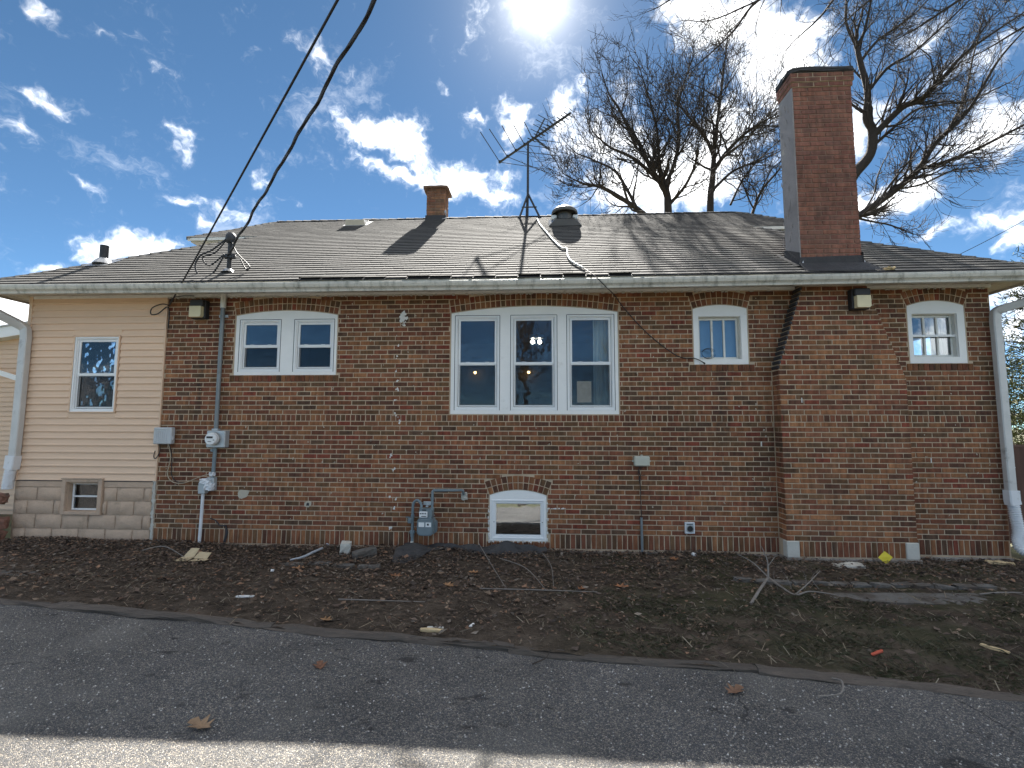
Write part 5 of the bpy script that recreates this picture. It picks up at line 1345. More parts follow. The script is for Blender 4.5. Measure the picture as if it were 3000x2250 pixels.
# low slant-back vent
p = on_roof(1048, 658); s_ = (p[1]-EY)/cosr; x_ = p[0]
r = empty('slant_vent', tuple(p), 'low slanted metal roof vent up by the ridge behind the wires', 'vent')
m = MB(); m.add([RP(x_-.22, s_-.16, .015), RP(x_+.22, s_-.16, .015), RP(x_+.22, s_+.22, .015), RP(x_-.22, s_+.22, .015), RP(x_-.2, s_-.14, .13), RP(x_+.2, s_-.14, .13), RP(x_+.2, s_+.2, .035), RP(x_-.2, s_+.2, .035)], [(0, 1, 5, 4), (1, 2, 6, 5), (2, 3, 7, 6), (3, 0, 4, 7), (4, 5, 6, 7)]); m.build('hood', MAT['galv'], r)
m = MB(); m.add([RP(x_-.27, s_-.2, .016), RP(x_+.27, s_-.2, .016), RP(x_+.27, s_+.26, .016), RP(x_-.27, s_+.26, .016)], [(0, 1, 2, 3)]); m.build('flange', MAT['shingle'], r)
# plumbing vent pipe
p = on_roof(303, 772)
r = empty('vent_pipe', tuple(p), 'black plumbing pipe with a metal boot rising from the roof above the siding', 'pipe')
m = MB(); m.tube([(p[0], p[1], p[2]-.05), (p[0], p[1], p[2]+.30)], .062, 18); m.build('pipe', MAT['black_metal'], r)
s_ = (p[1]-EY)/cosr; m = MB(); m.lathe([(.15, -.02), (.10, .05), (.066, .085), (.064, .085)], p, 18); m.add([RP(p[0]-.2, s_-.2, .018), RP(p[0]+.2, s_-.2, .018), RP(p[0]+.2, s_+.2, .018), RP(p[0]-.2, s_+.2, .018)], [(0, 1, 2, 3)]); m.build('boot', MAT['flash_metal'], r)
# service mast with weatherhead
p = on_roof(670, 797); mxs, mys, mzs = p; hd = AT(679, 690, mys)
r = empty('service_mast', tuple(p), 'black service mast with a weatherhead and looped wires on the lower roof', 'mast')
m = MB(); m.tube([(mxs, mys, mzs-.05), (mxs+.005, mys, hd[2]-.05)], .032, 12); m.build('pipe', MAT['black_metal'], r)
m = MB(); m.lathe([(.055, -.12), (.075, -.05), (.07, .0), (.045, .035), (.0, .045)], (mxs+.005, mys, hd[2]), 14); m.build('weatherhead', MAT['dark_metal'], r, smooth=True)
m = MB(); m.lathe([(.10, -.01), (.05, .04), (.035, .05)], p, 12); m.build('boot', MAT['flash_metal'], r)
zi = mzs+(hd[2]-mzs)*.42
m = MB(); m.bbox(mxs-.08, mxs+.08, mys-.05, mys+.04, zi-.025, zi+.025, .006); m.lathe([(.04, -.03), (.045, 0), (.04, .03)], (mxs+.07, mys-.04, zi-.01), 10); m.build('clamp', MAT['dark_metal'], r)
m = MB()
m.tube(smooth_path([(mxs-.03, mys-.04, hd[2]-.06), (mxs-.22, mys-.08, hd[2]-.25), (mxs-.38, mys-.10, hd[2]-.34), (mxs-.45, mys-.1, hd[2]-.50), (mxs-.36, mys-.1, hd[2]-.66), (mxs-.2, mys-.08, hd[2]-.62), (mxs-.05, mys-.05, zi)]), .012, 7)
m.tube(smooth_path([(mxs-.02, mys-.04, hd[2]-.06), (mxs-.18, mys-.06, hd[2]-.28), (mxs-.36, mys-.08, hd[2]-.36), (mxs-.26, mys-.06, hd[2]-.48), (mxs-.05, mys-.05, zi+.02)]), .010, 7)
m.tube(smooth_path([(mxs+.03, mys-.04, hd[2]-.06), (mxs+.14, mys-.06, hd[2]-.28), (mxs+.30, mys-.06, hd[2]-.44), (mxs+.36, mys-.06, hd[2]-.52), (mxs+.30, mys-.06, hd[2]-.54), (mxs+.2, mys-.05, hd[2]-.38)]), .010, 7)
m.build('loop_wires', MAT['cable_black'], r)
# overhead wires
A = np.array([mxs, mys-.05, zi]); B = AT(1100, -8, -3.6); C_ = A+(B-A)*2.4+np.array([0, 0, .35])
def span(a, b, n=60, sag=.10, wob=0.0):
    out = []
    for i in range(n+1):
        t = i/n; p = a+(b-a)*t; p = p+np.array([wob*math.sin(t*85), wob*.6*math.cos(t*63), -sag*4*t*(1-t)+wob*math.cos(t*85)]); out.append(p)
    return out
m = MB(); L1 = span(A, C_, 130, .16, .009); m.tube(L1, .013, 7)
for off_ in (0, 2.1, 4.2):
    m.tube([p+np.array([.012*math.cos(i*.55+off_), 0, .012*math.sin(i*.55+off_)]) for i, p in enumerate(L1)], .008, 5)
tag(m.build('power_cable', MAT['cable_black'], smooth=True), 'thick twisted black power cable from the service mast up into the sky', 'cable')
hk = AT(497, 893, -.06); B2 = AT(1006, -8, -3.6); C2 = hk+(B2-hk)*2.4+np.array([0, 0, .3])
m = MB(); m.tube(span(hk, C2, 60, .06), .010, 7); tag(m.build('phone_cable', MAT['cable_black'], smooth=True), 'thin straight dark cable from the siding corner up into the sky', 'cable')
h = AT(495, 895, -.05); m = MB(); m.tube(smooth_path([(h[0], -.05, h[2]), (h[0]-.10, -.06, h[2]+.02), (h[0]-.24, -.07, h[2]-.04), (h[0]-.26, -.06, h[2]-.13), (h[0]-.16, -.05, h[2]-.12), (h[0]-.03, -.045, h[2]-.02), (h[0]+.005, -.04, h[2]-.12), (h[0]+.0, -.04, h[2]-.35)]), .008, 6)
m.tube(smooth_path([(h[0], -.05, h[2]), (h[0]+.05, -.05, h[2]+.11), (h[0]+.2, -.05, h[2]+.14), (h[0]+.38, -.05, h[2]+.14)]), .006, 6)
tag(m.build('cable_loop', MAT['cable_black']), 'loop of slack dark cable hanging over the siding corner', 'cable')
# white cable down the roof and the dark lead over the gutter to the small window
pts = [on_roof(x, y)+np.array([0, -.01, .03]) for x, y in ((1573, 643), (1582, 662), (1600, 684), (1622, 710), (1645, 731), (1660, 734), (1663, 755), (1675, 772), (1710, 792))]
m = MB(); m.tube(smooth_path(pts), .014, 7); tag(m.build('roof_cable', MAT['cable_white'], smooth=True), 'white sunlit cable winding down the shingles from the ridge', 'cable')
q0 = pts[-1]; lead = [q0, AT(1745, 815, -.56)+np.array([0, 0, .02]), AT(1775, 840, -.52), AT(1800, 865, -.10), AT(1830, 905, -.03), AT(1900, 980, -.02), AT(1985, 1043, -.02), AT(2035, 1050, -.02), AT(2061, 1062, -.02)]
m = MB(); m.tube(smooth_path(lead), .0065, 6); e = lead[-1]; m.tube([e, e+np.array([.02, 0, -.02])], .011, 6); tag(m.build('antenna_lead', MAT['cable_black'], smooth=True), 'dark lead hanging from the gutter across the brick to the small window', 'cable')
w = AT(2072, 1040, -.01); m = MB()
for k in range(3): m.tube([(w[0]+.0+(.07+.012*k)*math.cos(t)+.01*k, -.006-.004*k, w[2]+.02+(.06+.008*k)*math.sin(t)) for t in np.linspace(.3, 6.1, 22)], .003, 5)
tag(m.build('wire_coil', MAT['cable_black']), 'small coil of thin wire on the sill of the three-pane window', 'wire')
w0 = AT(2600, 838, 14.0); w1_ = AT(3060, 612, 12.0); m = MB(); m.tube(span(w0, w1_, 16, .15), .012, 5); tag(m.build('utility_wire', MAT['cable_black']), 'faint thin wire crossing the sky past the hip of the roof', 'wire')
# yellow scrap of debris on the roof edge
p = on_roof(2605, 793); m = MB(); rough_box(m, (p[0], p[1], p[2]+.02), (.12, .07, .045), jit=.012, n=3, seed=12); tag(m.build('moss_clump', MAT['pale_wood']), 'pale yellow clump of debris on the shingles beside the big chimney', 'debris')
# ------------------------------------------------------------------ things lying about in the bed
def gz1(x, y): return float(gz(x, y))
def gpt(px, py):
    p = GP(px, py, 0.0)
    for _ in range(4): p = GP(px, py, gz1(p[0], p[1]))
    return p
# old timbers edging the driveway
tl = [(-8.6, -6.2), (-6.15, -4.25), (-4.2, -2.2), (-2.12, -.25), (-.15, 1.45), (1.5, 3.2), (3.25, 5.4)]
tn = ['at the far end by the stones', 'below the pale concrete slab', 'below the cardboard scraps', 'below the white scrap', 'in front of the bare soil patch', 'in front of the grass, with a splintered face', 'at the edge nearest the corner downspout']
for k, (a, b) in enumerate(tl):
    m = MB(); n = 14; vs = []; ring = 8
    for i in range(n+1):
        x = a-.07+(b-a+.14)*i/n; y = float(edge_y(x))+.035+.01*math.sin(3*x+k); z = DRIVE_Z+.012+.006*math.sin(2*x+k)
        for j in range(ring):
            t = 2*math.pi*j/ring+.4; vs.append((x, y+(.050+.010*math.sin(7*x+j+k)+.01*math.sin(2*x+k*2))*math.cos(t)+rng.normal(0, .006), z-.008+(.030+.006*math.sin(5*x+2*j)+.006*math.sin(1.7*x+k))*math.sin(t)+rng.normal(0, .005)))
    m.add(vs, [(i*ring+j, i*ring+(j+1) % ring, (i+1)*ring+(j+1) % ring, (i+1)*ring+j) for i in range(n) for j in range(ring)]+[tuple(range(ring-1, -1, -1)), tuple(range(n*ring, (n+1)*ring))])
    tag(m.build('landscape_timber', MAT['timber']), 'rotting grey timber edging the driveway '+tn[k], 'timber', 'timbers edging the driveway')
# concrete strips half buried in the bed
m = MB()
poly = [(2.75, -1.83), (2.95, -1.62), (3.6, -1.58), (4.84, -1.52), (7.5, -1.45), (7.5, -2.0), (4.6, -1.92), (3.5, -1.87)]
m.prismz(poly, -.08, .022); tag(m.build('concrete_path', MAT['concrete']), 'buried strip of old paving beside the brick edging', kind='structure')
m = MB(); m.prismz([(-9.0, -1.35), (-5.7, -1.50), (-5.35, -1.58), (-5.5, -1.74), (-9.0, -1.95)], -.08, .030); tag(m.build('concrete_path', MAT['concrete']), 'pale slab showing through the soil by the sided wing', kind='structure')
# row of edging bricks
r = empty('brick_edging', (3.4, -1.35, 0), 'row of half buried edging bricks in front of the chimney breast', 'edging')
for k in range(13):
    x = 2.2+k*.198; y = -1.27-.012*k+rng.normal(0, .008); m = MB(); rough_box(m, (x, y, gz1(x, y)-.008), (.188, .09, .085), rotz=rng.normal(-.05, .04), tilt=(rng.normal(0, .06), rng.normal(0, .05)), jit=.004, n=2, seed=40+k); m.build('brick', MAT['concrete'], r)
r = empty('stone_edging', (-2.4, -.85, 0), 'short run of flat edging stones below the concrete blocks', 'edging')
for k in range(4):
    x = -2.95+k*.31; y = -.98+.03*math.sin(k*2); m = MB(); rough_box(m, (x, y, gz1(x, y)-.006), (.27, .10, .06), rotz=rng.normal(0, .05), jit=.006, n=2, seed=60+k); m.build('stone', MAT['concrete'], r)
# loose blocks
p = gpt(1012, 1622); m = MB(); rough_box(m, (p[0], p[1], p[2]+.07), (.13, .14, .17), rotz=.3, tilt=(.1, .1), jit=.008, n=3, seed=71); tag(m.build('concrete_block', MAT['limestone']), 'upright chunk of concrete by the brick wall', 'block')
p = gpt(1068, 1632); m = MB(); rough_box(m, (p[0], p[1], p[2]+.05), (.30, .13, .10), rotz=.55, tilt=(.1, -.15), jit=.006, n=3, seed=72); tag(m.build('concrete_block', MAT['concrete']), 'long tilted concrete block lying in the leaves by the wall', 'block')
p = gpt(2487, 1660); m = MB(); rough_box(m, (p[0], p[1], p[2]+.012), (.34, .17, .045), rotz=.1, jit=.010, n=3, seed=73); tag(m.build('flat_stone', MAT['limestone']), 'flat whitish stone below the chimney breast', 'stone')
p = gpt(2930, 1654); m = MB(); rough_box(m, (p[0], p[1], p[2]+.02), (.26, .10, .03), rotz=-.35, jit=.012, n=3, seed=74); tag(m.build('wood_chunk', MAT['pale_wood']), 'pale splintered chunk of wood near the corner downspout', 'wood')
# cardboard
def sheet(name, pts, mat, label, cat, th=.006):
    m = MB(); k = len(pts); P = [np.array(p, float) for p in pts]; n = np.cross(P[1]-P[0], P[2]-P[0]); n /= np.linalg.norm(n)
    m.add([p+n*th/2 for p in P]+[p-n*th/2 for p in P], [tuple(range(k)), tuple(range(2*k-1, k-1, -1))]+[(i, i+k, (i+1) % k+k, (i+1) % k) for i in range(k)]); return tag(m.build(name, MAT[mat]), label, cat)
def gg(px, py, dz=0.0): p = gpt(px, py); return (p[0], p[1], p[2]+dz)
r = empty('cardboard_box', gg(560, 1645), 'torn open cardboard box flattened in the leaves below the meter', 'box')
def sh_part(name, pts, mat, parent, th=.006):
    m = MB(); k = len(pts); P = [np.array(p, float) for p in pts]; n = np.cross(P[1]-P[0], P[2]-P[0]); n /= np.linalg.norm(n)
    m.add([p+n*th/2 for p in P]+[p-n*th/2 for p in P], [tuple(range(k)), tuple(range(2*k-1, k-1, -1))]+[(i, i+k, (i+1) % k+k, (i+1) % k) for i in range(k)]); m.build(name, MAT[mat], parent)
b0 = np.array(gg(553, 1640)); CS = .72
_np = np.array
def np_array_s(v): return _np(v)*CS

sh_part('flap', [b0+np_array_s(v) for v in ((-.15, -.14, .02), (.07, -.16, .02), (.09, 0, .045), (-.11, .02, .045))], 'cardboard', r)
sh_part('flap', [b0+np_array_s(v) for v in ((-.11, .02, .045), (.09, 0, .045), (.11, .10, .17), (-.06, .13, .16))], 'cardboard', r)
sh_part('side', [b0+np_array_s(v) for v in ((.10, -.02, .03), (.34, -.03, .025), (.33, .09, .10), (.11, .10, .11))], 'cardboard', r)
sh_part('flap', [b0+np_array_s(v) for v in ((.10, -.15, .02), (.36, -.12, .022), (.39, -.05, .03), (.16, -.06, .03))], 'cardboard', r)
# bits of pale tubing
for k, (pts, lab) in enumerate([([(843, 1600, .02), (868, 1590, .05), (915, 1590, .05), (932, 1598, .03)], 'upper bowed strip of pale plastic tubing by the wall'), ([(850, 1645, .015), (885, 1642, .04), (920, 1630, .06), (944, 1617, .05)], 'lower bowed strip of pale plastic tubing in the leaves'), ([(905, 1600, .02), (922, 1588, .10), (945, 1595, .06), (962, 1602, .02)], 'kinked piece of pale tubing leaning on the wall')]):
    m = MB(); m.tube(smooth_path([np.array(gg(a, b, c)) for a, b, c in pts]), .016, 8); tag(m.build('plastic_tube', MAT['hose'], smooth=True), lab, 'tube')
# landscape fabric bunched against the wall
def fabric():
    m = MB(); nx, ny = 70, 12; vs = []
    for j in range(ny+1):
        for i in range(nx+1):
            u = i/nx; v = j/ny; x = -1.86+u*1.95; yw = .02-.03*math.sin(9*u)
            depth = .16+.62*math.exp(-((u-.06)/.13)**2)+.16*math.exp(-((u-.72)/.16)**2)+.05*math.sin(14*u); y = -.03-depth*v+.02*math.sin(20*u)*v
            h = .07*(1-v)+.055*math.sin(math.pi*v)*(1+.8*math.sin(17*u+3*v))*(.4+.6*math.exp(-((u-.72)/.2)**2))+.018*math.sin(31*u-5*v)
            vs.append((x+.02*math.sin(9*v), y, gz1(x, y)+max(.006, h)))
    m.add(vs, [(j*(nx+1)+i, (j+1)*(nx+1)+i, (j+1)*(nx+1)+i+1, j*(nx+1)+i+1) for j in range(ny) for i in range(nx)])
    tag(m.build('landscape_fabric', MAT['fabric'], smooth=True), 'dark crumpled landscape fabric along the wall under the gas meter', 'fabric')
fabric()
# yellow diamond marker leaning on the breast
c = AT(2596, 1635, BY-.10); m = MB(); d = .082
P4 = [np.array([0, 0, -d]), np.array([d, .0, .012]), np.array([.01, .035, d*.95]), np.array([-d*1.0, .02, .0])]
P4 = [c+p for p in P4]; m.add(P4+[p+np.array([0, .004, 0]) for p in P4], [(0, 1, 2, 3), (7, 6, 5, 4), (0, 4, 5, 1), (1, 5, 6, 2), (2, 6, 7, 3), (3, 7, 4, 0)])
tag(m.build('yellow_marker', MAT['yellow']), 'bright yellow square marker standing on its corner by the chimney breast', 'marker')
# small scraps
def scrap(px, py, size, rz, mat, name, label, cat, seed):
    p = gpt(px, py); m = MB(); rough_box(m, (p[0], p[1], p[2]+size[2]*.5+.004), size, rotz=rz, jit=min(size)*.18, n=2, seed=seed); tag(m.build(name, MAT[mat]), label, cat)
scrap(718, 1750, (.17, .035, .012), .1, 'label_white', 'plastic_scrap', 'slim white plastic scrap on the bare soil', 'scrap', 81)
scrap(1265, 1852, (.19, .035, .022), -.1, 'pale_wood', 'wood_scrap', 'fresh yellow splinter of wood by the driveway edge', 'wood', 82)
scrap(1275, 1843, (.13, .02, .012), .05, 'trim_old', 'plastic_scrap', 'short white strip just above the yellow splinter', 'scrap', 83)
scrap(2570, 1916, (.14, .018, .012), .55, 'orange', 'orange_stick', 'thin orange stick lying in the grass', 'stick', 84)
scrap(2032, 1630, (.05, .04, .04), .4, 'label_white', 'crumpled_paper', 'tiny crumpled white paper at the wall below the vent', 'paper', 85)
scrap(798, 1675, (.035, .03, .02), .4, 'label_white', 'pebble', 'small white pebble in the leaves below the tubing', 'pebble', 86)
scrap(1382, 1835, (.06, .018, .012), 1.2, 'label_white', 'bone_scrap', 'tiny white scrap near the middle of the bed', 'scrap', 87)
scrap(2915, 1905, (.16, .03, .015), -1.0, 'pale_wood', 'wood_scrap', 'pale sliver of wood in the grass by the picture edge', 'wood', 88)
# broken brick retaining pile at the far end
lo = [(-7.86, -.10, .60, .30, .18, .15), (-7.92, -.30, .42, .26, .20, .17), (-7.78, -.18, .26, .28, .2, .16), (-8.0, -.34, .22, .3, .2, .18), (-7.85, -.42, .06, .30, .22, .18), (-7.75, -.22, .10, .24, .2, .16), (-8.05, -.12, .40, .3, .2, .2), (-8.05, -.2, .08, .3, .3, .24)]
r = empty('stone_pile', (-7.9, -.25, 0), 'tumbled pile of reddish broken blocks at the end of the sided wing', 'stones')
for k, (x, y, z, sx_, sy_, sz_) in enumerate(lo):
    m = MB(); rough_box(m, (x, y, z), (sx_, sy_, sz_), rotz=rng.normal(0, .4), tilt=(rng.normal(0, .2), rng.normal(0, .2)), jit=.016, n=3, seed=90+k); m.build('stone', MAT['rust_stone'], r)
# fallen branch and twigs
def polyb(mb, pts, r0, r1, k=5):
    P = smooth_path(pts, 5); n = len(P); mb.tube(P, [r0+(r1-r0)*i/(n-1) for i in range(n)], k)
r = empty('fallen_branch', gg(2200, 1775), 'pale grey forked branch fallen on the bed in front of the chimney breast', 'branch')
m = MB(); polyb(m, [gg(2200, 1775, .015), gg(2225, 1745, .05), gg(2250, 1720, .09)], .015, .011, 7); m.build('limb', MAT['bark_grey'], r)
m = MB(); fork = np.array(gg(2252, 1718, .09))
polyb(m, [fork, np.array(gg(2290, 1735, .05)), np.array(gg(2330, 1752, .03)), np.array(gg(2375, 1748, .05)), np.array(gg(2450, 1752, .03))], .013, .005)
polyb(m, [fork, fork+np.array([.02, .05, .16]), fork+np.array([-.02, .09, .30])], .012, .003); polyb(m, [fork, fork+np.array([-.12, .08, .13]), fork+np.array([-.26, .14, .2])], .008, .003)
polyb(m, [np.array(gg(2330, 1752, .03)), np.array(gg(2370, 1735, .09)), np.array(gg(2405, 1715, .15))], .007, .003); polyb(m, [fork+np.array([.01, .03, .1]), fork+np.array([.14, .09, .22])], .006, .002)
for k in range(4):
    s = np.array(gg(2280+k*40, 1735, .03)); polyb(m, [s, s+np.array([rng.normal(0, .05), .03, .10]), s+np.array([rng.normal(0, .1), .05, .16+rng.uniform(0, .1)])], .003, .001, 4)
m.build('side_twigs', MAT['bark_grey'], r)
for k, (pts, r0, lab) in enumerate([([(1403, 1615, .1), (1440, 1665, .04), (1478, 1722, .02)], .006, 'thin bent twig leaning off the landscape fabric'),
        ([(1465, 1648, .05), (1540, 1680, .06), (1600, 1735, .02)], .006, 'thin twig curving down from the fabric'),
        ([(1590, 1640, .08), (1615, 1680, .08), (1622, 1730, .02)], .005, 'upright brown stem near the concrete footing'),
        ([(1405, 1730, .02), (1560, 1737, .03), (1750, 1740, .02)], .008, 'long straight stick lying across the middle of the bed'),
        ([(992, 1762, .02), (1080, 1768, .03), (1245, 1768, .015)], .008, 'long straight stick lying left of the bare soil'),
        ([(1560, 1955, .02), (1600, 1940, .03), (1610, 1915, .02)], .006, 'crooked black twig lying on the driveway edge'),
        ([(2440, 2002, .03), (2468, 2022, .05), (2462, 2048, .03), (2395, 2050, .02)], .007, 'curled pale root sticking out onto the driveway'),
        ([(415, 1620, .03), (480, 1612, .05), (540, 1640, .03)], .010, 'bent stick pointing at the cardboard box'),
        ([(2870, 1747, .02), (2930, 1745, .03), (2995, 1742, .02)], .010, 'pale straight stick beside the buried path')]):
    m = MB(); polyb(m, [gg(*q) for q in pts], r0, r0*.5); tag(m.build('twig', MAT['bark_grey'] if k not in (5,) else MAT['bark']), lab, 'twig', 'loose twigs on the ground')

# ------------------------------------------------------------------ leaves
LC = [(.17, .085, .042), (.24, .13, .065), (.11, .06, .038), (.30, .18, .10), (.085, .055, .04), (.20, .12, .08), (.26, .20, .15), (.15, .10, .075), (.34, .15, .06)]
def leaf_outline(kind):
    if kind == 0: return [(0, 0), (.18, .2), (.22, .5), (.1, .85), (0, 1), (-.1, .85), (-.22, .5), (-.18, .2)]
    return [(0, 0), (.10, .22), (.34, .26), (.14, .42), (.42, .60), (.13, .68), (.20, .90), (0, 1), (-.20, .90), (-.13, .68), (-.42, .60), (-.14, .42), (-.34, .26), (-.10, .22)]
def leaf_litter(n):
    V = []; Fq = []; C = []; nb = 0; made = 0
    while made < n:
        x = rng.uniform(-7.6, 6.6); u = rng.random(); ymin = float(edge_y(x))+.05; y = -.02+ymin*(u**1.25)
        d = -y/(-ymin)
        dens = np.clip(1.25-d*1.05, .10, 1)
        if x > 1.5: dens *= np.clip(1.2-d*1.5, .16, 1)
        if 1.0 < x: dens *= .95
        if -1.0 < x < .9 and -1.1 < y < -.6: dens *= .45
        if x > 2.8 and -1.9 < y < -1.55: dens *= .15
        if rng.random() > dens: continue
        made += 1
        L = rng.uniform(.018, .045) if rng.random() < .92 else rng.uniform(.045, .085); W = L*rng.uniform(.45, .75); a = rng.uniform(0, 6.283)
        tl_ = float(np.clip(rng.normal(0, .38), -.8, .8)); rl = float(np.clip(rng.normal(0, .4), -.8, .8)); ca, sa = math.cos(a), math.sin(a); cu = rng.uniform(-.5, .5)*L
        z = gz1(x, y)+rng.uniform(.003, .03)
        pts = [(0, 0, 0), (.5*L, W*.5, cu*.5), (L, 0, cu*.1), (.5*L, -W*.5, cu*.5), (.5*L, 0, -cu*.15)]
        for (p, q, h) in pts:
            p -= L/2; h2 = h+p*math.tan(tl_)*.6+q*math.tan(rl)*.6; V.append((x+p*ca-q*sa, y+p*sa+q*ca, z+max(h2, -.012)+.006))
        Fq += [(nb, nb+4, nb+1), (nb+1, nb+4, nb+2), (nb+2, nb+4, nb+3), (nb+3, nb+4, nb)]; nb += 5
        c = np.array(LC[rng.integers(0, len(LC))])*rng.uniform(.35, 1.0); c = c*.62+c.mean()*.38*np.array([1.05, 1.0, .9]); C += [c]*4
    me = bake_mesh('leaf_litter', np.array(V), np.array(Fq), np.array(C), MAT['leaf']); o = mesh_obj('leaf_litter', me); tag(o, 'brown dead leaves littering the soil bed', 'leaves', kind='stuff')
leaf_litter(22000)
def big_leaf(px, py, L, rz, col, label, drive=False, group='large curled oak leaves'):
    p = GP(px, py, DRIVE_Z) if drive else gpt(px, py); o = leaf_outline(1); m = MB(); vs = []; ca, sa = math.cos(rz), math.sin(rz)
    for (u, v) in o+[(0, .45)]:
        a, b = u*L*.9, (v-.5)*L; h = .30*L*(u*u*2.6)+.16*L*abs(v-.5)+.01; vs.append((p[0]+a*ca-b*sa, p[1]+a*sa+b*ca, p[2]+h))
    n = len(o); vs2 = [(x, y, z-.0015) for x, y, z in vs]
    m.add(vs, [(i, (i+1) % n, n) for i in range(n)], col); m.add(vs2, [((i+1) % n, i, n) for i in range(n)], col)
    tag(m.build('oak_leaf', MAT['leaf']), label, 'leaf', group)
big_leaf(588, 2132, .17, 1.2, (.26, .17, .10), 'large curled tan oak leaf on the asphalt near the sunlit strip', True)
big_leaf(2152, 2030, .15, -.9, (.18, .10, .06), 'brown oak leaf on the shaded asphalt', True)
big_leaf(938, 1957, .13, .5, (.17, .08, .045), 'small dark reddish oak leaf on the asphalt', True)
for k, (px_, py_, c, lab) in enumerate([(1975, 1642, (.36, .17, .08), 'orange oak leaf in the litter below the wall vent'), (1820, 1722, (.34, .15, .07), 'orange oak leaf standing in the middle of the bed'), (1705, 1728, (.30, .13, .06), 'orange oak leaf beside the long straight stick'),
        (1390, 1680, (.36, .19, .09), 'rusty oak leaf just below the landscape fabric'), (1315, 1718, (.36, .20, .10), 'rusty oak leaf left of the bare patch of soil'), (875, 1668, (.34, .18, .09), 'tan oak leaf below the pale tubing'), (2250, 1630, (.36, .16, .07), 'orange oak leaf against the chimney breast'), (955, 1820, (.30, .17, .08), 'tan oak leaf near the timber edging'), (1160, 1690, (.33, .16, .08), 'curled orange leaf right of the edging stones')]):
    big_leaf(px_, py_, rng.uniform(.12, .17), rng.uniform(0, 6), c, lab)
def grass(n):
    V = []; Fq = []; C = []; nb = 0; k = 0
    cl = [(rng.uniform(.2, 6.5), rng.uniform(0, 1)) for _ in range(230)]
    while k < n:
        cx, t = cl[rng.integers(0, len(cl))]; ye = float(edge_y(cx)); y = ye+.10+(t**1.1)*(-ye-2.0)*1.05+rng.normal(0, .07); x = cx+rng.normal(0, .10)
        if y < float(edge_y(x))+.07 or y > -1.95+.3*math.sin(3*x): continue
        if x < 1.2 and rng.random() > .25+.6*max(0, x/1.2): continue
        if 3.0 < x < 3.7 and -2.75 < y < -2.4: continue
        k += 1; h = rng.uniform(.012, .045); a = rng.uniform(0, 6.28); le = h*rng.uniform(.8, 2.6); w = .0013; z = gz1(x, y); ca, sa = math.cos(a), math.sin(a)
        V += [(x-sa*w, y+ca*w, z), (x+sa*w, y-ca*w, z), (x+ca*le*.5+sa*w*.7, y+sa*le*.5-ca*w*.7, z+h*.75), (x+ca*le, y+sa*le, z+h*rng.uniform(.5, 1))]
        Fq += [(nb, nb+1, nb+2, nb+3)]; nb += 4
        q = rng.random(); c = (.085, .088, .042) if q < .35 else (.13, .11, .065) if q < .7 else (.19, .155, .10); C.append(np.array(c)*rng.uniform(.45, .95))
    o = mesh_obj('grass', bake_mesh('grass', np.array(V), np.array(Fq), np.array(C), MAT['grass'])); tag(o, 'thin dull winter grass in the bed', 'grass', kind='stuff')
grass(12000)
def straw(n):
    V = []; Fq = []; C = []; nb = 0
    for k in range(n):
        x = rng.uniform(-6, 6); ye = float(edge_y(x)); y = rng.uniform(ye+.05, -.1); a = rng.normal(0, .9); L = rng.uniform(.03, .16); w = rng.uniform(.001, .003); z = gz1(x, y)+rng.uniform(.004, .03); ca, sa = math.cos(a), math.sin(a); dz = rng.normal(0, .012)
        V += [(x-sa*w, y+ca*w, z), (x+sa*w, y-ca*w, z+.002), (x+ca*L+sa*w, y+sa*L-ca*w, z+dz+.002), (x+ca*L-sa*w, y+sa*L+ca*w, z+dz)]; Fq.append((nb, nb+1, nb+2, nb+3)); nb += 4
        C.append(np.array([(.24, .19, .13), (.14, .10, .07), (.30, .26, .19)][rng.integers(0, 3)])*rng.uniform(.5, 1.0))
    o = mesh_obj('dry_stalks', bake_mesh('dry_stalks', np.array(V), np.array(Fq), np.array(C), MAT['grass'])); tag(o, 'broken straw and pine needles over the soil', 'debris', kind='stuff')
straw(9000)
# grit on the driveway
def grit(n):
    V = []; Fq = []; C = []; nb = 0
    for k in range(n):
        x = rng.uniform(-5.5, 4.0); y = rng.uniform(-5.1, -2.5)
        if y > float(edge_y(x))-.03: continue
        s = rng.uniform(.0025, .007); z = DRIVE_Z+.006*math.sin(1.9*x+.7*y)+.005*math.sin(3.1*y); a = rng.uniform(0, 1.5); q = [(x+s*math.cos(a+t), y+s*math.sin(a+t)) for t in (0, 1.57, 3.14, 4.71)]
        V += [(p[0], p[1], z) for p in q]+[(x, y, z+s*.8)]; Fq += [(nb+i, nb+(i+1) % 4, nb+4) for i in range(4)]; nb += 5
        C += [np.array([.42, .40, .37])*rng.uniform(.4, 1.3)]*4
    o = mesh_obj('gravel', bake_mesh('gravel', np.array(V), np.array(Fq), np.array(C), MAT['grass'])); tag(o, 'loose pale grit scattered on the asphalt', 'gravel', kind='stuff')
grit(9000)
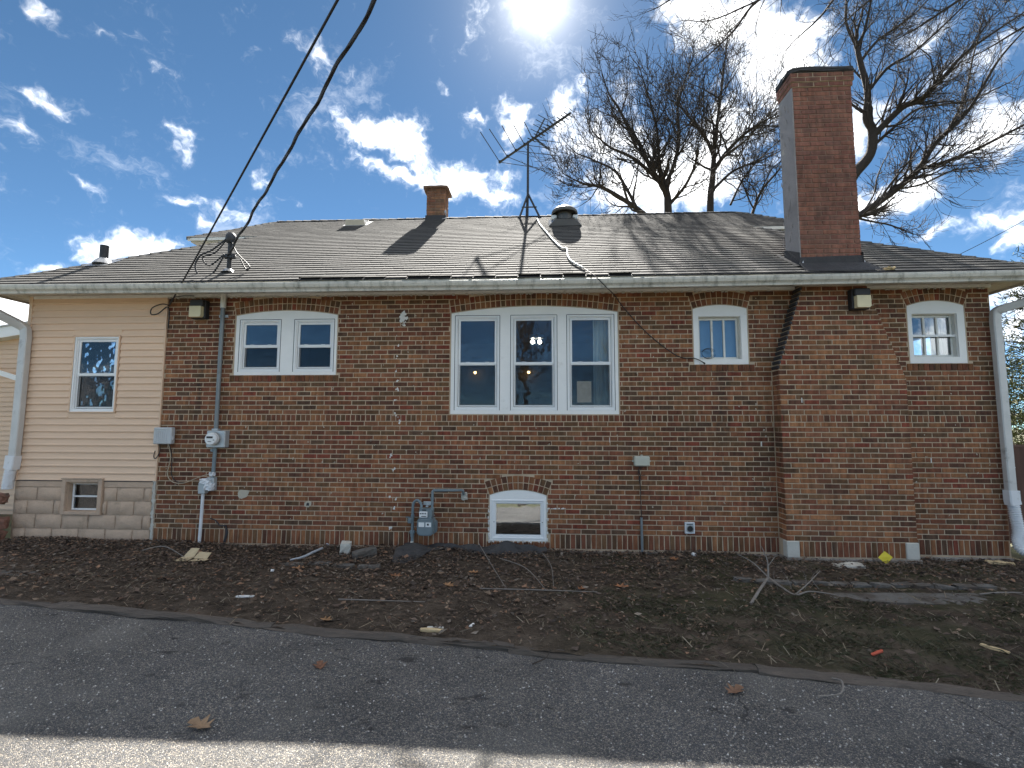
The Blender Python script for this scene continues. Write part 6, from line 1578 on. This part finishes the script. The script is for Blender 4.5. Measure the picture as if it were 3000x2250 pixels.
# ------------------------------------------------------------------ trees
class TreeB:
    def __init__(s, seed): s.rr = np.random.default_rng(seed); s.br = []    # branches: (pts Nx3, radii N)
    def limb(s, pts, r0, r1, wob=.0):
        P = np.array(smooth_path(pts, 5)); n = len(P); r = np.linspace(r0, r1, n)
        if wob: P[1:-1] += s.rr.normal(0, wob, (n-2, 3))
        s.br.append((P, r)); return P, r
    def grow(s, p, d, L, r, lev, maxlev, spread=.75, up=.10, n=None, child=5):
        rr = s.rr; n = n or (7 if lev < maxlev-1 else 5 if lev < maxlev else 4); pts = [p]; d = d/np.linalg.norm(d); st = L/n; dirs = [d]
        for i in range(n):
            d = d+rr.normal(0, .15 if lev < maxlev else .18, 3)+np.array([0, 0, up]); d /= np.linalg.norm(d); pts.append(pts[-1]+d*st); dirs.append(d)
        R_ = np.linspace(r, r*(.35 if lev < maxlev else .5), n+1); s.br.append((np.array(pts), R_))
        if lev >= maxlev: return
        k = max(2, int(round(child*rr.uniform(.75, 1.3)*(.72 if lev == maxlev-1 else 1.0))))
        for j in range(k):
            f = rr.uniform(.22, 1.0) if j else 1.0; i = min(n, int(f*n)); q = pts[i]; dd = dirs[i]
            a = np.cross(dd, rr.normal(0, 1, 3)); a /= np.linalg.norm(a); ang = rr.normal(spread, .18) if j else rr.normal(.15, .1); nd = dd*math.cos(ang)+a*math.sin(ang)
            s.grow(q, nd, L*rr.uniform(.48, .78), max(R_[i]*rr.uniform(.5, .72), s.rmin), lev+1, maxlev, spread, up, None, child)
    rmin = .006
    def dress(s, P, r, n, L, maxlev, lev0=1, f0=.12, spread=.8, up=.1, child=5, rs=.5, bias=None):
        rr = s.rr; N = len(P)
        for j in range(n):
            f = rr.uniform(f0, 1.0); i = min(N-2, int(f*(N-1))); d = P[i+1]-P[i]; d /= np.linalg.norm(d); a = np.cross(d, rr.normal(0, 1, 3)); a /= np.linalg.norm(a); ang = rr.normal(spread, .2); nd = d*math.cos(ang)+a*math.sin(ang)
            if bias is not None: nd = nd+np.array(bias)
            s.grow(P[i], nd, L*rr.uniform(.6, 1.2)*(1.15-.45*f), max(min(r[i]*rs, r[i]*.8), s.rmin), lev0, maxlev, spread, up, None, child)
        d = P[-1]-P[-2]; s.grow(P[-1], d/np.linalg.norm(d), L*.9, r[-1], lev0, maxlev, spread, up, None, child)
    def meshes(s, split):
        out = []
        for big in (True, False):
            V = []; Fq = []; nb = 0
            for P, r in s.br:
                if (r[0] >= split) != big: continue
                k = 8 if r[0] > .08 else 5 if r[0] > .02 else 3; n = len(P); T = np.gradient(P, axis=0); T /= np.linalg.norm(T, axis=1)[:, None]+1e-9
                a = np.where(np.abs(T[:, 2:3]) < .9, np.array([[0, 0, 1.0]]), np.array([[1.0, 0, 0]])); U = np.cross(T, a); U /= np.linalg.norm(U, axis=1)[:, None]+1e-9
                for i in range(1, n):
                    u = U[i-1]-T[i]*(U[i-1]@T[i]); U[i] = u/(np.linalg.norm(u)+1e-9)
                W = np.cross(T, U); t = 2*np.pi*np.arange(k)/k
                ring = P[:, None, :]+r[:, None, None]*(U[:, None, :]*np.cos(t)[None, :, None]+W[:, None, :]*np.sin(t)[None, :, None]); V.append(ring.reshape(-1, 3))
                i, j = np.meshgrid(np.arange(n-1), np.arange(k), indexing='ij'); i = i.ravel(); j = j.ravel(); Fq.append(np.stack([i*k+j, i*k+(j+1) % k, (i+1)*k+(j+1) % k, (i+1)*k+j], 1)+nb); nb += n*k
            out.append((np.concatenate(V) if V else None, np.concatenate(Fq) if Fq else None))
        return out
    def build(s, name, base, label, group, split=.035, mat='bark'):
        r = empty(name, base, label, 'tree', group)
        for nm, (V, Fq) in zip(('trunk', 'crown'), s.meshes(split)):
            if V is None: continue
            me = bake_mesh(nm, V-np.array(base), Fq, None, MAT[mat]); me.polygons.foreach_set('use_smooth', [True]*len(me.polygons)); o = mesh_obj(nm, me, r, base)
            if nm == 'crown': o['kind'] = 'stuff'
        return r
def PL(pts, y, dy=0.0):
    """photo points -> limb at depth y, drifting dy along its length"""
    n = len(pts); return [AT(p[0], p[1], y+dy*i/max(1, n-1)) for i, p in enumerate(pts)]
# A: spreading tree behind the ridge
yA = 10.5; t = TreeB(3); t.rmin = .0095
foot = AT(1958, 640, yA); base = np.array([foot[0], yA, -.15])
P, r = t.limb([base, (foot[0]+.05, yA, 3.5), foot, AT(1954, 565, yA), AT(1940, 520, yA)], .20, .09); t.dress(P, r, 3, 1.6, 4, 2, .6)
for pts, dy, r0, n, L in [([(1952, 575), (1931, 533), (1859, 466), (1788, 432), (1745, 395)], -1.5, .12, 13, 1.6), ([(1945, 545), (1909, 497), (1872, 420), (1836, 362), (1809, 312), (1782, 271), (1764, 215)], .8, .12, 15, 1.7),
        ([(1945, 550), (1975, 480), (1990, 400), (1985, 320), (2005, 240), (2030, 170)], 1.2, .11, 14, 1.8), ([(1900, 640), (1859, 606), (1768, 551), (1715, 540), (1680, 525)], -1.5, .13, 15, 1.5),
        ([(1880, 640), (1840, 560), (1800, 500), (1740, 470), (1690, 450)], 1.5, .09, 11, 1.7), ([(1940, 530), (1930, 450), (1925, 380), (1905, 300), (1880, 220)], -1.0, .09, 11, 1.7), ([(1960, 600), (2010, 540), (2040, 470), (2045, 420)], -1.5, .09, 9, 1.5)]:
    P, r = t.limb(PL(pts, yA, dy), r0*.8, .02); t.dress(P, r, int(n*1.25), L*.95, 4, 2, .12, child=6)
t.build('bare_tree', tuple(base), 'bare spreading tree rising behind the ridge beside the round roof vent', 'bare trees behind the house')
# B: upright tree between it and the chimney
yB = 12.0; t = TreeB(5); t.rmin = .0105; foot = AT(2081, 640, yB); base = np.array([foot[0], yB, -.15])
P, r = t.limb([base, (foot[0], yB, 3.5), foot, AT(2088, 520, yB), AT(2092, 450, yB)], .19, .09); t.dress(P, r, 3, 1.6, 4, 2, .6)
for pts, dy, r0, n, L in [([(2092, 460), (2070, 410), (2040, 370), (2000, 320), (1960, 290)], -1, .10, 11, 1.9), ([(2092, 450), (2099, 380), (2113, 271), (2122, 190), (2131, 127)], .5, .11, 14, 1.9), ([(2090, 500), (2131, 443), (2181, 393), (2230, 360), (2276, 334)], -1.5, .11, 13, 2.0),
        ([(2085, 560), (2150, 500), (2230, 470), (2290, 440)], 1.2, .08, 10, 1.8), ([(2140, 600), (2180, 520), (2240, 450), (2300, 400)], 1.0, .06, 9, 1.6), ([(2200, 640), (2230, 560), (2280, 500), (2330, 430)], .5, .09, 10, 1.8)]:
    P, r = t.limb(PL(pts, yB, dy), r0*.8, .02); t.dress(P, r, int(n*1.25), L*1.05, 4, 2, .12, child=6)
t.build('bare_tree', tuple(base), 'bare upright tree just left of the big brick chimney', 'bare trees behind the house')
# C: big wind-swept tree behind the chimney, reaching out of the picture
yC = 9.0; t = TreeB(8); t.rmin = .0085; foot = AT(2470, 640, yC); base = np.array([foot[0], yC, -.15])
P, r = t.limb([base, (foot[0], yC, 3), foot, AT(2480, 560, yC), AT(2502, 511, yC), AT(2549, 452, yC), AT(2556, 384, yC), AT(2538, 343, yC), AT(2542, 271, yC), AT(2520, 181, yC), AT(2511, 140, yC)], .24, .065); t.dress(P, r, 10, 1.5, 4, 2, .55, child=4)
for pts, dy, r0, n, L in [([(2480, 650), (2515, 633), (2624, 556), (2692, 493), (2741, 420), (2836, 325), (2922, 181), (3000, 90)], -1.2, .17, 26, 1.6), ([(2692, 493), (2741, 484), (2859, 438), (3000, 366), (3080, 330)], -1.8, .10, 20, 1.6),
        ([(2511, 140), (2479, 68), (2479, 0), (2470, -90)], .4, .07, 8, 1.4), ([(2511, 140), (2533, 90), (2551, 9), (2570, -80)], -.6, .08, 9, 1.4), ([(2556, 400), (2642, 316), (2700, 292), (2760, 230), (2836, 149), (3000, 36)], -2.2, .15, 24, 1.6),
        ([(2550, 434), (2600, 390), (2678, 325), (2740, 310), (2850, 290), (2960, 240)], 1.2, .08, 16, 1.6), ([(2520, 181), (2570, 120), (2640, 70), (2700, 20), (2760, -60)], 1.0, .07, 14, 1.5), ([(2620, 556), (2700, 540), (2790, 500), (2880, 490)], .6, .05, 10, 1.2),
        ([(2515, 640), (2560, 650), (2610, 660), (2660, 680)], .4, .05, 8, 1.1), ([(2542, 271), (2600, 200), (2680, 150), (2780, 60), (2860, -20)], -.8, .08, 18, 1.6), ([(2530, 620), (2560, 570), (2570, 520), (2590, 470)], 1.0, .04, 7, 1.1), ([(2741, 420), (2790, 360), (2830, 270), (2850, 170), (2880, 60)], .8, .07, 15, 1.5)]:
    P, r = t.limb(PL(pts, yC, dy), r0*.78, .018); t.dress(P, r, int(n*1.1), L*.9, 4, 2, .10, spread=.66, up=.05, child=5, rs=.42, bias=(.22, 0, .12))
t.build('bare_tree', tuple(base), 'large bare tree behind the big chimney with limbs sweeping out to the side', 'bare trees behind the house')
# D: nearer tree whose twigs hang in at the top, its trunk out of the picture
yD = 2.6; t = TreeB(13); t.rmin = .0032; base = np.array([14.5, 1.2, -.15])
P, r = t.limb([base, (14.3, 1.2, 4), (13.6, 1.4, 8.0), (12.0, 1.9, 11.5)], .28, .14)
for pts, dy, r0, n, L in [([(2560, -260), (2400, -120), (2221, 0), (2149, 90), (2060, 175), (1985, 232)], .6, .045, 20, .85), ([(2560, -180), (2434, 9), (2389, 63), (2334, 113), (2300, 150)], -.3, .03, 13, .6), ([(2500, -230), (2330, -60), (2180, 20), (2080, 60), (2010, 60)], .9, .03, 16, .75), ([(2400, -200), (2150, -80), (2000, -20), (1930, 20), (1895, 35)], .5, .028, 12, .5), ([(2700, -120), (2560, -10), (2480, 60), (2420, 130)], .2, .03, 14, .6), ([(2900, -60), (2780, 20), (2690, 80), (2600, 130)], .3, .035, 16, .7), ([(3100, 20), (2980, 90), (2880, 150), (2780, 200)], .2, .03, 14, .7)]:
    Q = PL(pts, yD, dy); P, r = t.limb(Q, r0, .006); t.dress(P, r, n, L, 4, 2, .2, spread=.7, up=-.02, child=4, rs=.45)
    t.limb([(12.0, 1.9, 11.5), tuple((np.array(Q[0])+np.array([12.0, 1.9, 11.5]))/2+np.array([0, 0, .7])), Q[0]], .07, r0)
t.build('bare_tree', tuple(base), 'near tree whose budding twigs hang in over the top of the chimney', 'bare trees beside the house')
# small crowns peeping over the ridge left of the vent, and at the far left
def simple_tree(px, py_base, y, hgt, r0, seed, label, group, rmin=.008, lev=4, child=5):
    t = TreeB(seed); t.rmin = rmin; f = AT(px, py_base, y); b = np.array([f[0], y, -.15]); P, r = t.limb([b, (b[0]+.1, y, hgt*.2), (b[0], y+.1, hgt*.38), (b[0]+.15, y, hgt*.62)], r0, r0*.45); t.dress(P, r, 12, hgt*.24, lev, 2, .45, child=child)
    return t.build('bare_tree', tuple(b), label, group)
simple_tree(1520, 640, 24, 12.5, .2, 21, 'small bare treetop peeping over the ridge under the antenna', 'bare trees behind the house', .012, 4)
simple_tree(1780, 640, 20, 12.8, .22, 22, 'distant bare tree filling the gap below the spreading tree', 'bare trees behind the house', .011, 4)
simple_tree(2330, 640, 19, 13.5, .22, 24, 'distant bare tree half hidden by the big chimney', 'bare trees behind the house', .011, 4)
simple_tree(30, 1000, 22, 9.0, .2, 23, 'small bare tree far off past the gutter of the sided wing', 'bare trees behind the house', .012, 4)
# trees across the driveway, seen mirrored in the window glass
for k, (x, y, hh) in enumerate([(-6.5, -19, 12), (-1.0, -22, 13), (5.0, -18, 11)]):
    t = TreeB(30+k); t.rmin = .010; b = np.array([x, y, -.15]); P, r = t.limb([b, (x+.2, y, hh*.25), (x, y+.2, hh*.45), (x+.3, y, hh*.7)], .24, .10); t.dress(P, r, 14, hh*.26, 4, 2, .3, child=6)
    t.build('bare_tree', tuple(b), ['bare tree across the driveway mirrored in the paired windows', 'bare tree across the driveway mirrored in the triple window', 'bare tree across the driveway mirrored in the small three-pane window'][k], 'trees across the driveway')
# evergreen past the corner
def evergreen(base, hgt, rad, seed, label):
    rr = np.random.default_rng(seed); V = []; Fq = []; C = []; nb = 0; rt_ = empty('evergreen_tree', base, label, 'tree')
    m = MB(); m.tube([base, (base[0], base[1], base[2]+hgt*.5), (base[0], base[1], base[2]+hgt)], [.16, .1, .02], 8); m.build('trunk', MAT['bark'], rt_)
    tb = MB()
    for k in range(210):
        f = rr.uniform(.08, 1)**.85; z = base[2]+hgt*f; L = rad*(1-f)**.7*rr.uniform(.6, 1.1)+.15; a = rr.uniform(0, 6.28); d = np.array([math.cos(a), math.sin(a), rr.uniform(.05, .4)]); p0 = np.array([base[0], base[1], z])
        tb.tube([p0, p0+d*L*.5, p0+d*L+np.array([0, 0, .1*L])], [.016, .01, .004], 4)
        for j in range(int(34*L/.6)):
            s = rr.uniform(.15, 1); p = p0+d*L*s+rr.normal(0, .07, 3); q = d*.5+rr.normal(0, .7, 3)+np.array([0, 0, .35]); q /= np.linalg.norm(q); l = rr.uniform(.06, .14); w = np.cross(q, rr.normal(0, 1, 3)); w *= .011/np.linalg.norm(w)
            V += [p-w, p+w, p+q*l+w*.3, p+q*l-w*.3]; Fq.append((nb, nb+1, nb+2, nb+3)); nb += 4; C.append(np.array([.085, .10, .03])*rr.uniform(.5, 1.6)+np.array([.03, .02, .0])*rr.random())
    tb.build('branches', MAT['bark'], rt_)
    o = mesh_obj('crown', bake_mesh('crown', np.array(V)-np.array(base), np.array(Fq), np.array(C), MAT['needle']), rt_, base); o['kind'] = 'stuff'
evergreen((11.1, 4.2, -.15), 6.0, 1.7, 5, 'loose green evergreen showing past the corner downspout')
evergreen((13.2, 8.0, -.15), 5.0, 1.9, 6, 'yellowish evergreen farther off past the corner')

# ------------------------------------------------------------------ fence and the neighbouring building at the edges of the picture
p = AT(2948, 1290, 1.2); r = empty('fence', (7.6, 1.4, -.15), 'dark red-brown board fence beyond the corner of the house', 'fence')
m = MB(); fx = 6.25  # run extended unseen to the house to block sun on the ground
for k in range(26):
    x = fx+.02+k*.105; m = MB(); m.bbox(x, x+.097, 1.0+k*.03, 1.025+k*.03, -.12, p[2]-.03-.006*k, .004); m.build('board', MAT['fence_wood'], r)
m = MB(); m.add([(fx-.05, .96, p[2]+.01), (fx+2.8, 1.76, p[2]-.15), (fx+2.8, 1.86, p[2]-.15), (fx-.05, 1.06, p[2]+.01), (fx-.05, .96, p[2]-.03), (fx+2.8, 1.76, p[2]-.19), (fx+2.8, 1.86, p[2]-.19), (fx-.05, 1.06, p[2]-.03)], [(0, 1, 2, 3), (7, 6, 5, 4), (0, 4, 5, 1), (1, 5, 6, 2), (2, 6, 7, 3), (3, 7, 4, 0)]); m.build('top_rail', MAT['fence_wood'], r)
yg = 2.6
g0 = AT(-180, 1010, yg); g1 = AT(100, 928, yg); r = empty('garage', (g0[0], yg+1.5, -.15), 'beige sided outbuilding with white trim showing past the wing downspout', 'building')
x1g = AT(92, 1200, yg)[0]+1.3; x0g = x1g-4.5; ztop = AT(60, 985, yg)[2]  # widened out of sight behind the wing to shade the ground gap
m = MB(); m.box(x0g, x1g+.3, yg+.02, yg+3, -.15, ztop-.02); m.build('wall', MAT['siding'], r)
k = 0; z = -.05
while z < ztop-.05:
    m = MB(); m.prismx([(yg-.006, z), (yg+.018, z), (yg+.018, z+.105), (yg+.012, z+.105), (yg-.004, z+.02)][::-1], x0g, x1g+.3); m.build('siding_board', MAT['siding'], r); z += .1
a = AT(75, 948, yg-.2); b = AT(0, 960, yg-.2); sl_ = (a[2]-b[2])/(a[0]-b[0])
def rake(zo, th, y0, y1, name, mat, xa, xb):
    m = MB(); f = lambda x: a[2]+sl_*(x-a[0])+zo; m.add([(xa, y0, f(xa)), (xb, y0, f(xb)), (xb, y0, f(xb)-th), (xa, y0, f(xa)-th), (xa, y1, f(xa)), (xb, y1, f(xb)), (xb, y1, f(xb)-th), (xa, y1, f(xa)-th)], [(3, 2, 1, 0), (4, 5, 6, 7), (0, 1, 5, 4), (2, 3, 7, 6), (1, 2, 6, 5), (3, 0, 4, 7)]); m.build(name, MAT[mat], r)
rake(.03, .03, yg-.25, yg+3.2, 'roof', 'shingle', x0g-.4, x1g+.6); rake(-.001, .22, yg-.22, yg-.19, 'rake_board', 'trim', x0g-.4, x1g+.6); rake(-.20, .02, yg-.19, yg+.03, 'soffit', 'trim_old', x0g-.4, x1g+.6)
c0 = AT(50, 1108, yg-.3); c1 = AT(0, 1092, yg-.3); sl_ = (c0[2]-c1[2])/(c0[0]-c1[0]); a = c0; rake(.05, .10, yg-.32, yg-.29, 'lower_trim', 'trim', x0g, x1g+.2)
